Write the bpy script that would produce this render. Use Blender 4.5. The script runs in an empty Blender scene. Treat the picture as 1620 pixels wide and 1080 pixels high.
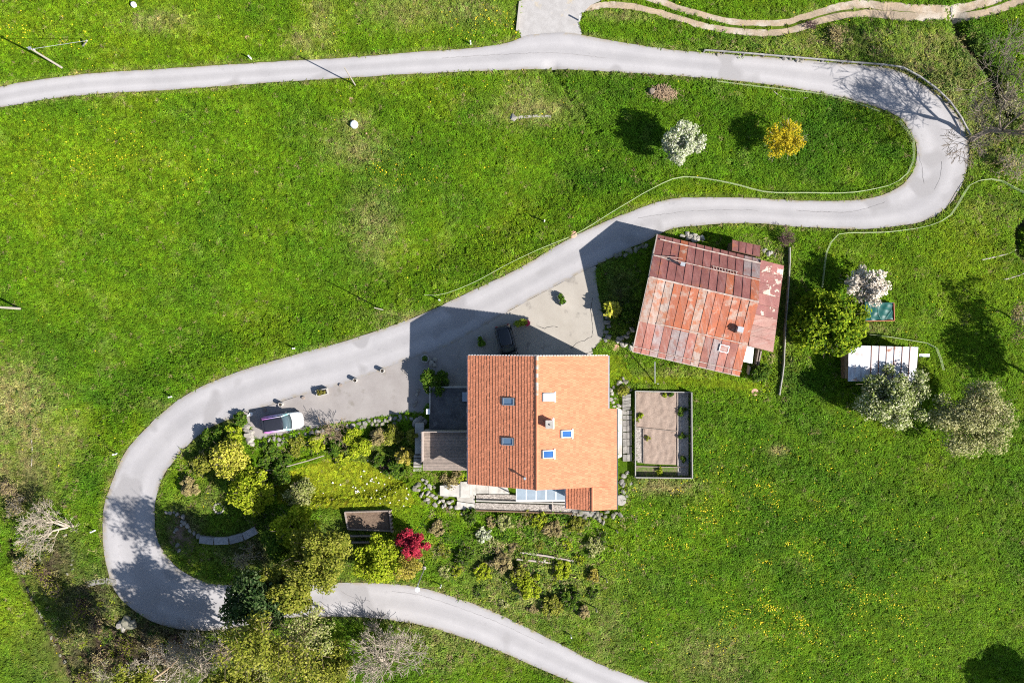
import bpy, math, random
import numpy as np
from mathutils import Vector, Matrix

# ------------------------------------------------------------------ camera, sky, sun, exposure
scene = bpy.context.scene
H = 78.0            # camera height in metres above the yard
S = 16.0            # photograph pixels per metre at yard level
cam_d = bpy.data.cameras.new("camera")
cam = bpy.data.objects.new("camera", cam_d)
scene.collection.objects.link(cam)
cam.location = (0, 0, H)
cam_d.sensor_fit = 'HORIZONTAL'
cam_d.angle = 2 * math.atan(810 / S / H)
cam_d.clip_start = 1.0
cam_d.clip_end = 3000
scene.camera = cam

KX, KY = 1.16, 0.585          # ground shadow of a 1 m post: KX m to the left, KY m up the picture
SUN_EL = math.atan(1 / math.hypot(KX, KY))
world = bpy.data.worlds.new("World")
scene.world = world
world.use_nodes = True
wn = world.node_tree
bg = wn.nodes["Background"]
sky = wn.nodes.new("ShaderNodeTexSky")
sky.sky_type = 'NISHITA'
sky.sun_disc = False
sky.sun_elevation = SUN_EL
sky.sun_rotation = math.atan2(KX, -KY)      # measured from +Y towards +X
sky.air_density = 1.0
sky.dust_density = 0.6
wn.links.new(sky.outputs[0], bg.inputs[0])
bg.inputs[1].default_value = 0.068
sun_d = bpy.data.lights.new("sun", 'SUN')
sun_d.energy = 4.6
sun_d.angle = math.radians(0.53)
sun_d.color = (1.0, 0.955, 0.89)
sun = bpy.data.objects.new("sun", sun_d)
scene.collection.objects.link(sun)
sun.location = (60, -30, 60)
sun.rotation_euler = Vector((KX, -KY, 1)).to_track_quat('Z', 'Y').to_euler()
scene.view_settings.view_transform = 'Standard'
scene.view_settings.look = 'None'
scene.view_settings.gamma = 1.0
scene.view_settings.use_curve_mapping = False
scene.view_settings.exposure = 1.2
scene.render.engine = 'CYCLES'
scene.cycles.use_denoising = False
scene.cycles.filter_width = 1.1
scene.cycles.max_bounces = 4
scene.cycles.diffuse_bounces = 2
scene.cycles.glossy_bounces = 2
scene.cycles.transmission_bounces = 3
scene.cycles.caustics_reflective = False
scene.cycles.caustics_refractive = False

rnd = random.Random(7)
rng = np.random.default_rng(11)
COL = scene.collection

# ------------------------------------------------------------------ noise, polygons, terrain
def _hash(ix, iy, seed):
    h = (ix.astype(np.int64) * 374761393 + iy.astype(np.int64) * 668265263 + seed * 974711) & 0xffffffff
    h = ((h ^ (h >> 13)) * 1274126177) & 0xffffffff
    return ((h ^ (h >> 16)) & 0xffff) / 65535.0
def vnoise(x, y, seed=0):
    x = np.asarray(x, float); y = np.asarray(y, float)
    ix = np.floor(x); iy = np.floor(y); fx = x - ix; fy = y - iy
    fx = fx * fx * (3 - 2 * fx); fy = fy * fy * (3 - 2 * fy)
    a = _hash(ix, iy, seed); b = _hash(ix + 1, iy, seed); c = _hash(ix, iy + 1, seed); d = _hash(ix + 1, iy + 1, seed)
    return (a * (1 - fx) + b * fx) * (1 - fy) + (c * (1 - fx) + d * fx) * fy
def fbm(x, y, seed=0, octv=4):
    s = 0; a = 0.5; t = 0
    for o in range(octv):
        s = s + a * vnoise(np.asarray(x) * 2 ** o, np.asarray(y) * 2 ** o, seed + o * 17); t += a; a *= 0.55
    return s / t
def sstep(a, b, x):
    t = np.clip((np.asarray(x, float) - a) / (b - a), 0, 1)
    return t * t * (3 - 2 * t)
def inpoly(X, Y, poly):
    X = np.asarray(X, float); Y = np.asarray(Y, float)
    c = np.zeros(X.shape, bool); n = len(poly); j = n - 1
    for i in range(n):
        xi, yi = poly[i][0], poly[i][1]; xj, yj = poly[j][0], poly[j][1]
        if yi != yj:
            c ^= ((yi > Y) != (yj > Y)) & (X < (xj - xi) * (Y - yi) / (yj - yi) + xi)
        j = i
    return c
def pdist(X, Y, line, closed=False):
    X = np.asarray(X, float); Y = np.asarray(Y, float)
    d = np.full(X.shape, 1e9); pts = list(line) + ([line[0]] if closed else [])
    for a, b in zip(pts[:-1], pts[1:]):
        dx, dy = b[0] - a[0], b[1] - a[1]; L = dx * dx + dy * dy + 1e-12
        t = np.clip(((X - a[0]) * dx + (Y - a[1]) * dy) / L, 0, 1)
        d = np.minimum(d, np.hypot(X - a[0] - t * dx, Y - a[1] - t * dy))
    return d
def flat(pts, z=0.0):                            # photograph pixel -> metres at a given level
    k = (H - z) / H / S
    return [((p[0] - 810) * k, (540 - p[1]) * k) for p in pts]

GULLY_L = flat([(25, 850), (32, 890), (48, 935), (62, 970), (78, 1000), (98, 1045), (112, 1100)], -2.2)
GULLY_R = flat([(1508, 34), (1516, 60), (1545, 88), (1572, 125), (1578, 150), (1600, 180)], 1.0)
GULLY_R2 = flat([(1640, 330), (1610, 365), (1612, 400), (1640, 425)])
DITCH = flat([(872, 113), (890, 145), (915, 180), (940, 212)])
GARDEN = flat([(400, 708), (470, 694), (560, 676), (640, 664), (652, 690), (648, 770), (600, 796), (450, 806), (400, 770)])
SWALE = flat([(1000, 334), (966, 347), (900, 378), (820, 425), (740, 463), (660, 500), (560, 535), (480, 557), (400, 580), (330, 606), (280, 634), (240, 668), (200, 712), (180, 755)])
def base_z(Y): return 0.022 * Y + 1.6 * sstep(14, 42, Y) - 1.6 * sstep(16, 40, -Y)
def tz(X, Y):
    X = np.asarray(X, float); Y = np.asarray(Y, float)
    z = 0.022 * Y + 1.6 * sstep(14, 42, Y)
    z = z - 1.6 * sstep(16, 40, -Y)
    z = z + 0.10 * np.sin(X * 0.21 + 1.3) * np.cos(Y * 0.17) * sstep(4, 12, np.abs(Y + 5))
    z = z - 1.1 * np.exp(-(pdist(X, Y, GULLY_L) / 0.7) ** 2)
    z = z - 1.2 * np.exp(-(pdist(X, Y, GULLY_R) / 0.65) ** 2)
    z = z - 1.0 * np.exp(-(pdist(X, Y, GULLY_R2) / 0.6) ** 2)
    z = z - 0.35 * np.exp(-(pdist(X, Y, DITCH) / 0.32) ** 2)
    yl = np.interp(X, [p[0] for p in SWALE[::-1]], [p[1] for p in SWALE[::-1]])
    z = z - 0.95 * np.exp(-((pdist(X, Y, SWALE) - 5.2) / 2.5) ** 2) * ((Y > yl) | (X < SWALE[-1][0])) * sstep(SWALE[0][0] + 1, SWALE[0][0] - 9, X) * sstep(-15, -9, Y) * sstep(-46, -41, X)
    ins = inpoly(X, Y, GARDEN)
    z = z - np.where(ins, 0.6 * sstep(0, 1.2, pdist(X, Y, GARDEN, True)), 0)
    return z
def tz1(x, y):
    return float(tz(np.array([x]), np.array([y]))[0])
def W(px, py, z):                                # pixel and height -> world point
    k = (H - z) / H / S
    return Vector(((px - 810) * k, (540 - py) * k, z))
def G(px, py, dz=0.0):                           # pixel -> point on the terrain
    z = 0.0
    for _ in range(5):
        p = W(px, py, z); z = tz1(p.x, p.y) + dz
    return W(px, py, z)
def GA(pts, dz=0.0):
    return [G(p[0], p[1], dz) for p in pts]
def dense(pts, step=0.5, smooth=True):           # Catmull-Rom through 2-D/3-D points, even spacing
    P = [np.array(p, float) for p in pts]
    out = []
    for i in range(len(P) - 1):
        p0 = P[max(i - 1, 0)]; p1 = P[i]; p2 = P[i + 1]; p3 = P[min(i + 2, len(P) - 1)]
        n = max(2, int(np.linalg.norm(p2 - p1) / step * 2))
        for k in range(n):
            t = k / n
            if smooth:
                out.append(0.5 * (2 * p1 + (p2 - p0) * t + (2 * p0 - 5 * p1 + 4 * p2 - p3) * t * t + (3 * p1 - p0 - 3 * p2 + p3) * t ** 3))
            else:
                out.append(p1 + (p2 - p1) * t)
    out.append(P[-1])
    A = np.array(out); seg = np.linalg.norm(np.diff(A, axis=0), axis=1); s = np.concatenate([[0], np.cumsum(seg)])
    m = max(2, int(s[-1] / step) + 1); q = np.linspace(0, s[-1], m)
    return np.stack([np.interp(q, s, A[:, k]) for k in range(A.shape[1])], 1)

# ------------------------------------------------------------------ materials
def new_mat(name):
    m = bpy.data.materials.new(name); m.use_nodes = True
    nt = m.node_tree; b = nt.nodes["Principled BSDF"]
    return m, nt, b
def link(nt, a, b): nt.links.new(a, b)
def node(nt, t, **kw):
    n = nt.nodes.new(t)
    for k, v in kw.items(): setattr(n, k, v)
    return n
def rgba(c): return (c[0], c[1], c[2], 1)
def mixc(nt, fac, a, b, mode='MIX'):
    n = node(nt, "ShaderNodeMix", data_type='RGBA', blend_type=mode)
    for s, v in ((n.inputs[0], fac), (n.inputs[6], a), (n.inputs[7], b)):
        if isinstance(v, (int, float)): s.default_value = v
        elif isinstance(v, tuple): s.default_value = rgba(v)
        else: link(nt, v, s)
    return n.outputs[2]
def noise_fac(nt, scale, lo=0.35, hi=0.65, detail=4, rough=0.6, src=None, stretch=None):
    if src is None: src = node(nt, "ShaderNodeNewGeometry").outputs['Position']
    if stretch:
        mp = node(nt, "ShaderNodeMapping"); mp.inputs['Scale'].default_value = stretch
        link(nt, src, mp.inputs[0]); src = mp.outputs[0]
    n = node(nt, "ShaderNodeTexNoise"); n.inputs['Scale'].default_value = scale
    n.inputs['Detail'].default_value = detail; n.inputs['Roughness'].default_value = rough
    link(nt, src, n.inputs['Vector'])
    r = node(nt, "ShaderNodeMapRange"); r.inputs[1].default_value = lo; r.inputs[2].default_value = hi
    link(nt, n.outputs[0], r.inputs[0])
    return r.outputs[0]
def bump(nt, b, fac, strength=0.3, dist=0.02):
    n = node(nt, "ShaderNodeBump"); n.inputs['Strength'].default_value = strength; n.inputs['Distance'].default_value = dist
    link(nt, fac, n.inputs['Height']); link(nt, n.outputs[0], b.inputs['Normal'])
MATS = {}
def surf(name, c1, c2=None, scale=3.0, rough=0.85, fine=0.25, fscale=25.0, c3=None, scale3=0.6, bumps=0.25, spec=0.3, metal=0.0, island=0.0, lo=.38, hi=.62, lo3=.5, hi3=.62, obj=0.0, streak=None):
    if name in MATS: return MATS[name]
    m, nt, b = new_mat(name)
    col = c1
    if c2 is not None: col = mixc(nt, noise_fac(nt, scale, lo, hi), c1, c2)
    if c3 is not None: col = mixc(nt, noise_fac(nt, scale3, lo3, hi3, 5), col, c3)
    if streak is not None:                       # (colour, amount, rotation): run-off streaks down a slope
        g0 = node(nt, "ShaderNodeNewGeometry").outputs['Position']
        vr = node(nt, "ShaderNodeVectorRotate"); vr.inputs['Angle'].default_value = streak[2]; link(nt, g0, vr.inputs['Vector'])
        sf = noise_fac(nt, 1.0, .50, .72, 5, .65, vr.outputs[0], (3.2, .33, .33))
        mm = node(nt, "ShaderNodeMath", operation='MULTIPLY'); mm.inputs[1].default_value = streak[1]; link(nt, sf, mm.inputs[0])
        col = mixc(nt, mm.outputs[0], col, streak[0])
        sf2 = noise_fac(nt, 1.7, .52, .70, 5, .65, vr.outputs[0], (2.6, .5, .5))
        m2 = node(nt, "ShaderNodeMath", operation='MULTIPLY'); m2.inputs[1].default_value = streak[1] * .8; link(nt, sf2, m2.inputs[0])
        col = mixc(nt, m2.outputs[0], col, (.13, .06, .045))
    f = noise_fac(nt, fscale, 0.25, 0.75, 3)
    mr = node(nt, "ShaderNodeMapRange"); mr.inputs[3].default_value = 1 - fine; mr.inputs[4].default_value = 1 + fine
    link(nt, f, mr.inputs[0])
    col = mixc(nt, 1.0, col, mr.outputs[0], 'MULTIPLY')
    for amt, src in ((island, 'i'), (obj, 'o')):
        if amt > 0:
            if src == 'i': o = node(nt, "ShaderNodeNewGeometry").outputs['Random Per Island']
            else: o = node(nt, "ShaderNodeObjectInfo").outputs['Random']
            r2 = node(nt, "ShaderNodeMapRange"); r2.inputs[3].default_value = 1 - amt; r2.inputs[4].default_value = 1 + amt
            link(nt, o, r2.inputs[0]); col = mixc(nt, 1.0, col, r2.outputs[0], 'MULTIPLY')
    if isinstance(col, tuple): b.inputs['Base Color'].default_value = rgba(col)
    else: link(nt, col, b.inputs['Base Color'])
    b.inputs['Roughness'].default_value = rough; b.inputs['Metallic'].default_value = metal
    b.inputs['Specular IOR Level'].default_value = spec
    if bumps > 0: bump(nt, b, f, bumps, 0.02)
    MATS[name] = m
    return m
def leafmat(name, c1, c2, c3=None, trans=0.3):
    if name in MATS: return MATS[name]
    m, nt, b = new_mat(name)
    g = node(nt, "ShaderNodeNewGeometry")
    r = node(nt, "ShaderNodeValToRGB"); e = r.color_ramp.elements
    e[0].color = rgba(c1); e[1].color = rgba(c3 or c2); e[0].position = 0.1; e[1].position = 0.95
    if c3:
        x = e.new(0.55); x.color = rgba(c2)
    link(nt, g.outputs['Random Per Island'], r.inputs[0])
    f = noise_fac(nt, 0.9, 0.3, 0.7, 3)
    mr = node(nt, "ShaderNodeMapRange"); mr.inputs[3].default_value = 0.72; mr.inputs[4].default_value = 1.25
    link(nt, f, mr.inputs[0])
    col = mixc(nt, 1.0, r.outputs[0], mr.outputs[0], 'MULTIPLY')
    link(nt, col, b.inputs['Base Color']); b.inputs['Roughness'].default_value = 0.85
    b.inputs['Specular IOR Level'].default_value = 0.08
    t = node(nt, "ShaderNodeBsdfTranslucent"); link(nt, col, t.inputs[0])
    mx = node(nt, "ShaderNodeMixShader"); mx.inputs[0].default_value = trans
    out = nt.nodes["Material Output"]
    link(nt, b.outputs[0], mx.inputs[1]); link(nt, t.outputs[0], mx.inputs[2]); link(nt, mx.outputs[0], out.inputs[0])
    MATS[name] = m
    return m
def plain(name, c, rough=0.5, metal=0.0, spec=0.5, coat=0.0):
    if name in MATS: return MATS[name]
    m, nt, b = new_mat(name)
    f = noise_fac(nt, 9.0, 0.3, 0.7)
    col = mixc(nt, f, tuple(x * 0.9 for x in c), tuple(min(1, x * 1.08) for x in c))
    link(nt, col, b.inputs['Base Color']); b.inputs['Roughness'].default_value = rough; b.inputs['Metallic'].default_value = metal
    b.inputs['Specular IOR Level'].default_value = spec; b.inputs['Coat Weight'].default_value = coat
    MATS[name] = m
    return m

# ------------------------------------------------------------------ mesh helpers
ORG = {}
class M:
    def __init__(s): s.v = []; s.f = []
    def add(s, vs, fs):
        o = len(s.v); s.v += [tuple(p) for p in vs]; s.f += [tuple(i + o for i in f) for f in fs]
    def box(s, c, d, rz=0.0, tilt=None):
        hx, hy, hz = d[0] / 2, d[1] / 2, d[2] / 2
        R = Matrix.Rotation(rz, 3, 'Z')
        if tilt is not None: R = R @ tilt
        c = Vector(c)
        vs = [c + R @ Vector((x * hx, y * hy, z * hz)) for z in (-1, 1) for y in (-1, 1) for x in (-1, 1)]
        s.add(vs, [(0, 2, 3, 1), (4, 5, 7, 6), (0, 1, 5, 4), (2, 6, 7, 3), (0, 4, 6, 2), (1, 3, 7, 5)])
    def beam(s, a, b, w, h, up=(0, 0, 1)):       # rectangular bar from a to b
        a = Vector(a); b = Vector(b); d = (b - a).normalized(); u = Vector(up)
        r = d.cross(u)
        if r.length < 1e-4: r = d.cross(Vector((1, 0, 0)))
        r.normalize(); u = r.cross(d).normalized()
        vs = []
        for p in (a, b):
            for (i, j) in ((-1, -1), (1, -1), (1, 1), (-1, 1)): vs.append(p + r * (i * w / 2) + u * (j * h / 2))
        s.add(vs, [(0, 1, 2, 3), (7, 6, 5, 4), (0, 4, 5, 1), (1, 5, 6, 2), (2, 6, 7, 3), (3, 7, 4, 0)])
    def tube(s, a, b, r0, r1=None, n=8, cap=True):
        a = Vector(a); b = Vector(b); r1 = r0 if r1 is None else r1
        d = (b - a).normalized(); x = d.orthogonal().normalized(); y = d.cross(x)
        vs = []
        for p, r in ((a, r0), (b, r1)):
            for k in range(n):
                t = 2 * math.pi * k / n; vs.append(p + x * (r * math.cos(t)) + y * (r * math.sin(t)))
        fs = [(k, (k + 1) % n, n + (k + 1) % n, n + k) for k in range(n)]
        if cap: fs += [tuple(range(n - 1, -1, -1)), tuple(range(n, 2 * n))]
        s.add(vs, fs)
    def lathe(s, c, prof, n=16, rx=1.0, ry=1.0):  # prof: (radius, z) from bottom to top, closed at both ends if r=0
        vs = []; c = Vector(c)
        for r, z in prof:
            for k in range(n):
                t = 2 * math.pi * k / n; vs.append(c + Vector((r * rx * math.cos(t), r * ry * math.sin(t), z)))
        fs = []
        for i in range(len(prof) - 1):
            for k in range(n): fs.append((i * n + k, i * n + (k + 1) % n, (i + 1) * n + (k + 1) % n, (i + 1) * n + k))
        fs.append(tuple(range(n - 1, -1, -1))); fs.append(tuple(range((len(prof) - 1) * n, len(prof) * n)))
        s.add(vs, fs)
    def prism(s, poly, z0, z1):                   # poly: xy list (counter-clockwise or not)
        n = len(poly); A = sum(poly[i][0] * poly[(i + 1) % n][1] - poly[(i + 1) % n][0] * poly[i][1] for i in range(n))
        if A < 0:
            poly = poly[::-1]; z0 = z0[::-1] if isinstance(z0, (list, tuple)) else z0; z1 = z1[::-1] if isinstance(z1, (list, tuple)) else z1
        f = (lambda i, z: z[i] if isinstance(z, (list, tuple)) else z)
        vs = [(p[0], p[1], f(i, z0)) for i, p in enumerate(poly)] + [(p[0], p[1], f(i, z1)) for i, p in enumerate(poly)]
        s.add(vs, [tuple(range(n - 1, -1, -1)), tuple(range(n, 2 * n))] + [(i, (i + 1) % n, n + (i + 1) % n, n + i) for i in range(n)])
    def slab(s, quad, th):                        # quad: 4 points of the top, thickness straight down its normal
        q = [Vector(p) for p in quad]; nrm = (q[1] - q[0]).cross(q[3] - q[0]).normalized()
        if nrm.z < 0: q = q[::-1]; nrm = -nrm
        lo = [p - nrm * th for p in q]
        s.add(q + lo, [(0, 1, 2, 3), (7, 6, 5, 4), (0, 4, 5, 1), (1, 5, 6, 2), (2, 6, 7, 3), (3, 7, 4, 0)])
    def build(s, name, mat, parent=None, loc=None, smooth=False, local=False):
        if parent is not None: o0 = Vector(ORG.get(parent.name, (0, 0, 0)))
        else: o0 = Vector(loc) if loc is not None else Vector((0, 0, 0))
        off = Vector((0, 0, 0)) if local else o0
        me = bpy.data.meshes.new(name)
        me.from_pydata([(p[0] - off.x, p[1] - off.y, p[2] - off.z) for p in s.v], [], s.f)
        me.update()
        me.materials.append(mat)
        if smooth:
            me.polygons.foreach_set("use_smooth", [True] * len(me.polygons))
        ob = bpy.data.objects.new(name, me); COL.objects.link(ob)
        if parent is not None: ob.parent = parent
        else: ob.location = o0
        ORG[ob.name] = tuple(o0)
        return ob
def tag(o, label=None, cat=None, group=None, kind=None):
    if label: o["label"] = label
    if cat: o["category"] = cat
    if group: o["group"] = group
    if kind: o["kind"] = kind
    return o
def thing(name, label, cat, loc=(0, 0, 0), group=None, rz=0.0):
    e = bpy.data.objects.new(name, None); COL.objects.link(e)
    e.empty_display_size = 0.3
    e.location = loc; e.rotation_euler = (0, 0, rz); ORG[e.name] = tuple(loc)
    return tag(e, label, cat, group)
def npmesh(name, V, F, mat, parent=None, loc=None, smooth=False):
    """big mesh from numpy arrays: V (n,3), F (m,k) all faces with k corners"""
    o0 = Vector(ORG[parent.name]) if parent is not None else (Vector(loc) if loc is not None else Vector((0, 0, 0)))
    V = np.asarray(V, np.float32) - np.array(o0, np.float32); F = np.asarray(F, np.int32)
    me = bpy.data.meshes.new(name); k = F.shape[1]
    me.vertices.add(len(V)); me.vertices.foreach_set("co", V.ravel())
    me.loops.add(F.size); me.loops.foreach_set("vertex_index", F.ravel())
    me.polygons.add(len(F)); me.polygons.foreach_set("loop_start", np.arange(0, F.size, k, dtype=np.int32))
    if smooth: me.polygons.foreach_set("use_smooth", np.ones(len(F), bool))
    me.update(calc_edges=True); me.validate()
    me.materials.append(mat)
    ob = bpy.data.objects.new(name, me); COL.objects.link(ob)
    if parent is not None: ob.parent = parent
    else: ob.location = o0
    ORG[ob.name] = tuple(o0)
    return ob

# ================================================================== roads and ground
EA = [(-60, 178), (0, 170), (80, 157), (150, 149), (260, 143), (400, 133), (540, 124), (700, 115), (870, 111), (1000, 116), (1080, 121), (1200, 132),
      (1300, 148), (1380, 168), (1420, 185), (1440, 208), (1450, 235), (1447, 265), (1430, 290), (1400, 307), (1350, 317), (1250, 317), (1180, 313),
      (1080, 313), (1040, 320), (1000, 334), (966, 347), (900, 378), (820, 425), (740, 463), (660, 500), (560, 535), (480, 557), (400, 580), (330, 606),
      (280, 634), (240, 668), (200, 712), (180, 755), (165, 800), (163, 850), (168, 890), (180, 930), (200, 955), (240, 982), (290, 995), (350, 995),
      (400, 986), (450, 977), (500, 975), (560, 975), (600, 978), (650, 985), (700, 997), (780, 1025), (850, 1055), (910, 1080), (990, 1115)]
EB = [(-60, 147), (0, 138), (50, 128), (150, 116), (250, 110), (400, 100), (540, 92), (640, 84), (740, 77), (800, 69), (830, 58), (860, 53), (900, 52), (922, 56), (950, 62),
      (1000, 70), (1080, 81), (1200, 90), (1300, 98), (1400, 108), (1440, 122), (1470, 140), (1500, 165), (1522, 195), (1532, 225), (1531, 260), (1518, 300),
      (1495, 330), (1460, 350), (1400, 360), (1340, 362), (1250, 358), (1180, 353), (1100, 357), (1060, 363), (1020, 382), (990, 396), (957, 413), (917, 432), (840, 473), (773, 510), (707, 547),
      (648, 567), (560, 602), (467, 628), (387, 654), (343, 671), (313, 690), (287, 715), (262, 747), (249, 780), (245, 807), (248, 847), (263, 877), (287, 902),
      (320, 918), (350, 924), (420, 929), (480, 925), (530, 921), (600, 922), (650, 926), (700, 938), (760, 958), (820, 985), (880, 1015), (950, 1050), (1030, 1080), (1110, 1112)]
def g2(pts): return [(p.x, p.y) for p in GA(pts)]
wA = dense(g2(EA), 0.55); wB = dense(g2(EB), 0.55)
def dtw(A, B):
    n, m = len(A), len(B)
    D = np.hypot(A[:, None, 0] - B[None, :, 0], A[:, None, 1] - B[None, :, 1]) ** 2
    C = np.full((n + 1, m + 1), 1e18); C[0, 0] = 0; T = np.zeros((n + 1, m + 1), np.int8)
    for i in range(1, n + 1):
        ci = C[i]; cp = C[i - 1]; di = D[i - 1]
        for j in range(1, m + 1):
            a, b, c = cp[j - 1], cp[j], ci[j - 1]
            if a <= b and a <= c: ci[j] = a + di[j - 1] * 1.0; T[i, j] = 0
            elif b <= c: ci[j] = b + di[j - 1]; T[i, j] = 1
            else: ci[j] = c + di[j - 1]; T[i, j] = 2
    i, j = n, m; out = []
    while i > 0 and j > 0:
        out.append((i - 1, j - 1)); t = T[i, j]
        if t == 0: i -= 1; j -= 1
        elif t == 1: i -= 1
        else: j -= 1
    return out[::-1]
pairs = dtw(wA, wB)
ROAD = [tuple(p) for p in wA] + [tuple(p) for p in wB[::-1]]
YARD_PX = [(387, 654), (467, 628), (560, 602), (648, 567), (707, 547), (773, 510), (840, 473), (917, 432), (945, 419), (944, 450), (950, 480), (956, 510), (957, 530), (950, 540), (938, 553), (936, 585),
           (745, 600), (744, 625), (676, 640), (668, 655), (650, 652), (560, 666), (480, 681), (402, 696), (394, 672)]
YARD = g2(YARD_PX)
DRIVE_PX = [(826, 62), (819, 45), (823, 2), (820, -45), (990, -45), (955, 0), (935, 8), (921, 22), (917, 40), (921, 58), (900, 64), (860, 64)]
DRIVE = g2(DRIVE_PX)
RUT_U = [(935, -60), (985, -14), (1030, -2), (1080, 15), (1120, 26), (1163, 35), (1230, 37), (1280, 25), (1330, 11), (1363, 7), (1413, 11), (1460, 14), (1507, 15), (1563, 3), (1600, -12), (1660, -40)]
RUT_L = [(925, 14), (960, 8), (1010, 12), (1080, 31), (1130, 45), (1207, 53), (1260, 46), (1313, 29), (1370, 22), (1440, 27), (1503, 31), (1547, 24), (1613, 2), (1680, -30)]
rutU = dense(g2(RUT_U), 0.5); rutL = dense(g2(RUT_L), 0.5)

def drape(X, Y, dz): return tz(X, Y) + dz
def strip_mesh(name, A, B, prs, nx, dz, mat, label=None, jit=0.0, extra_across=True):
    A = np.array(A); B = np.array(B)
    ia = np.array([p[0] for p in prs]); ib = np.array([p[1] for p in prs])
    a = A[ia].copy(); b = B[ib].copy()
    # keep each quad from collapsing to nothing where one edge pauses
    t = np.linspace(0, 1, nx + 1)
    P = a[:, None, :] * (1 - t)[None, :, None] + b[:, None, :] * t[None, :, None]
    if jit > 0:
        for k, sgn in ((0, -1), (nx, 1)):
            d = b - a; d /= np.linalg.norm(d, axis=1)[:, None]
            e = P[:, k, :]; nz = (fbm(e[:, 0] * 1.3, e[:, 1] * 1.3, 5) - 0.5) * 2 * jit
            P[:, k, :] += d * nz[:, None]
    z = drape(P[..., 0], P[..., 1], dz)
    V = np.concatenate([P.reshape(-1, 2), z.reshape(-1, 1)], 1)
    n = len(prs); F = []
    for i in range(n - 1):
        for k in range(nx):
            q = (i * (nx + 1) + k, (i + 1) * (nx + 1) + k, (i + 1) * (nx + 1) + k + 1, i * (nx + 1) + k + 1)
            F.append(q)
    me = bpy.data.meshes.new(name)
    me.from_pydata(V.tolist(), [], F); me.validate(); me.update()
    if len(me.polygons) and sum(p.normal.z for p in me.polygons) < 0: me.flip_normals()
    at = me.attributes.new("across", 'FLOAT', 'POINT')
    at.data.foreach_set("value", np.tile(t, n).astype(np.float32))
    me.polygons.foreach_set("use_smooth", [True] * len(me.polygons))
    me.materials.append(mat)
    ob = bpy.data.objects.new(name, me); COL.objects.link(ob); ORG[ob.name] = (0, 0, 0)
    return tag(ob, kind='structure')
def sheet_mesh(name, poly, dz, mat, step=0.7):
    """polygon sheet draped over the terrain: triangulated, then cut to a fine size"""
    import bmesh
    bm = bmesh.new(); d = dense(list(poly) + [poly[0]], 0.6, False)[:-1]
    vs = [bm.verts.new((p[0], p[1], 0)) for p in d]
    f = bm.faces.new(vs); bmesh.ops.triangulate(bm, faces=[f])
    for _ in range(3):
        es = [e for e in bm.edges if e.calc_length() > 1.6]
        if es: bmesh.ops.subdivide_edges(bm, edges=es, cuts=1, use_grid_fill=False); bmesh.ops.triangulate(bm, faces=bm.faces[:])
    X = np.array([v.co.x for v in bm.verts]); Y = np.array([v.co.y for v in bm.verts]); Z = drape(X, Y, dz)
    for v, z in zip(bm.verts, Z): v.co.z = z
    bm.normal_update()
    for f in bm.faces:
        if f.normal.z < 0: f.normal_flip()
    me = bpy.data.meshes.new(name); bm.to_mesh(me); bm.free()
    me.materials.append(mat)
    ob = bpy.data.objects.new(name, me); COL.objects.link(ob); ORG[ob.name] = (0, 0, 0)
    return tag(ob, kind='structure')

def road_material():
    m, nt, b = new_mat("old_asphalt")
    a = node(nt, "ShaderNodeAttribute"); a.attribute_name = "across"
    base = mixc(nt, noise_fac(nt, 0.35, 0.35, 0.65), (0.335, 0.321, 0.322), (0.298, 0.286, 0.289))
    # wheel tracks: slightly polished, paler
    cr = node(nt, "ShaderNodeValToRGB"); e = cr.color_ramp.elements
    vals = [(0, .50), (.05, .86), (.12, 1.0), (.27, 1.07), (.42, .93), (.55, .91), (.72, 1.06), (.88, .98), (.95, .88), (1, .5)]
    e[0].position = 0; e[0].color = (.72, .72, .72, 1); e[1].position = 1; e[1].color = (.72, .72, .72, 1)
    for p, v in vals[1:-1]:
        x = e.new(p); x.color = (v, v, v, 1)
    link(nt, a.outputs['Fac'], cr.inputs[0])
    col = mixc(nt, 1.0, base, cr.outputs[0], 'MULTIPLY')
    # repair patches and fine aggregate
    col = mixc(nt, noise_fac(nt, 0.16, 0.58, 0.62, 2), col, (0.262, 0.250, 0.25))
    col = mixc(nt, noise_fac(nt, 0.9, 0.62, 0.80, 6, .7), col, (0.22, 0.21, 0.21))
    ed = node(nt, "ShaderNodeValToRGB"); q = ed.color_ramp.elements; q[0].position = 0; q[0].color = (1, 1, 1, 1); q[1].position = 1; q[1].color = (1, 1, 1, 1)
    for p in (.10, .90):
        x = q.new(p); x.color = (0, 0, 0, 1)
    link(nt, a.outputs['Fac'], ed.inputs[0]); em = node(nt, "ShaderNodeMath", operation='MULTIPLY'); link(nt, ed.outputs[0], em.inputs[0]); link(nt, noise_fac(nt, 1.6, .42, .62, 5), em.inputs[1])
    col = mixc(nt, em.outputs[0], col, (.25, .21, .155))
    f = noise_fac(nt, 14, 0.2, 0.8, 4, 0.75)
    mr = node(nt, "ShaderNodeMapRange"); mr.inputs[3].default_value = .86; mr.inputs[4].default_value = 1.14; link(nt, f, mr.inputs[0])
    col = mixc(nt, 1.0, col, mr.outputs[0], 'MULTIPLY')
    link(nt, col, b.inputs['Base Color']); b.inputs['Roughness'].default_value = .9; b.inputs['Specular IOR Level'].default_value = .2
    bump(nt, b, f, .2, .01)
    return m
ROADMAT = road_material()
strip_mesh("road", wA, wB, pairs, 10, 0.035, ROADMAT, jit=0.07)
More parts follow.
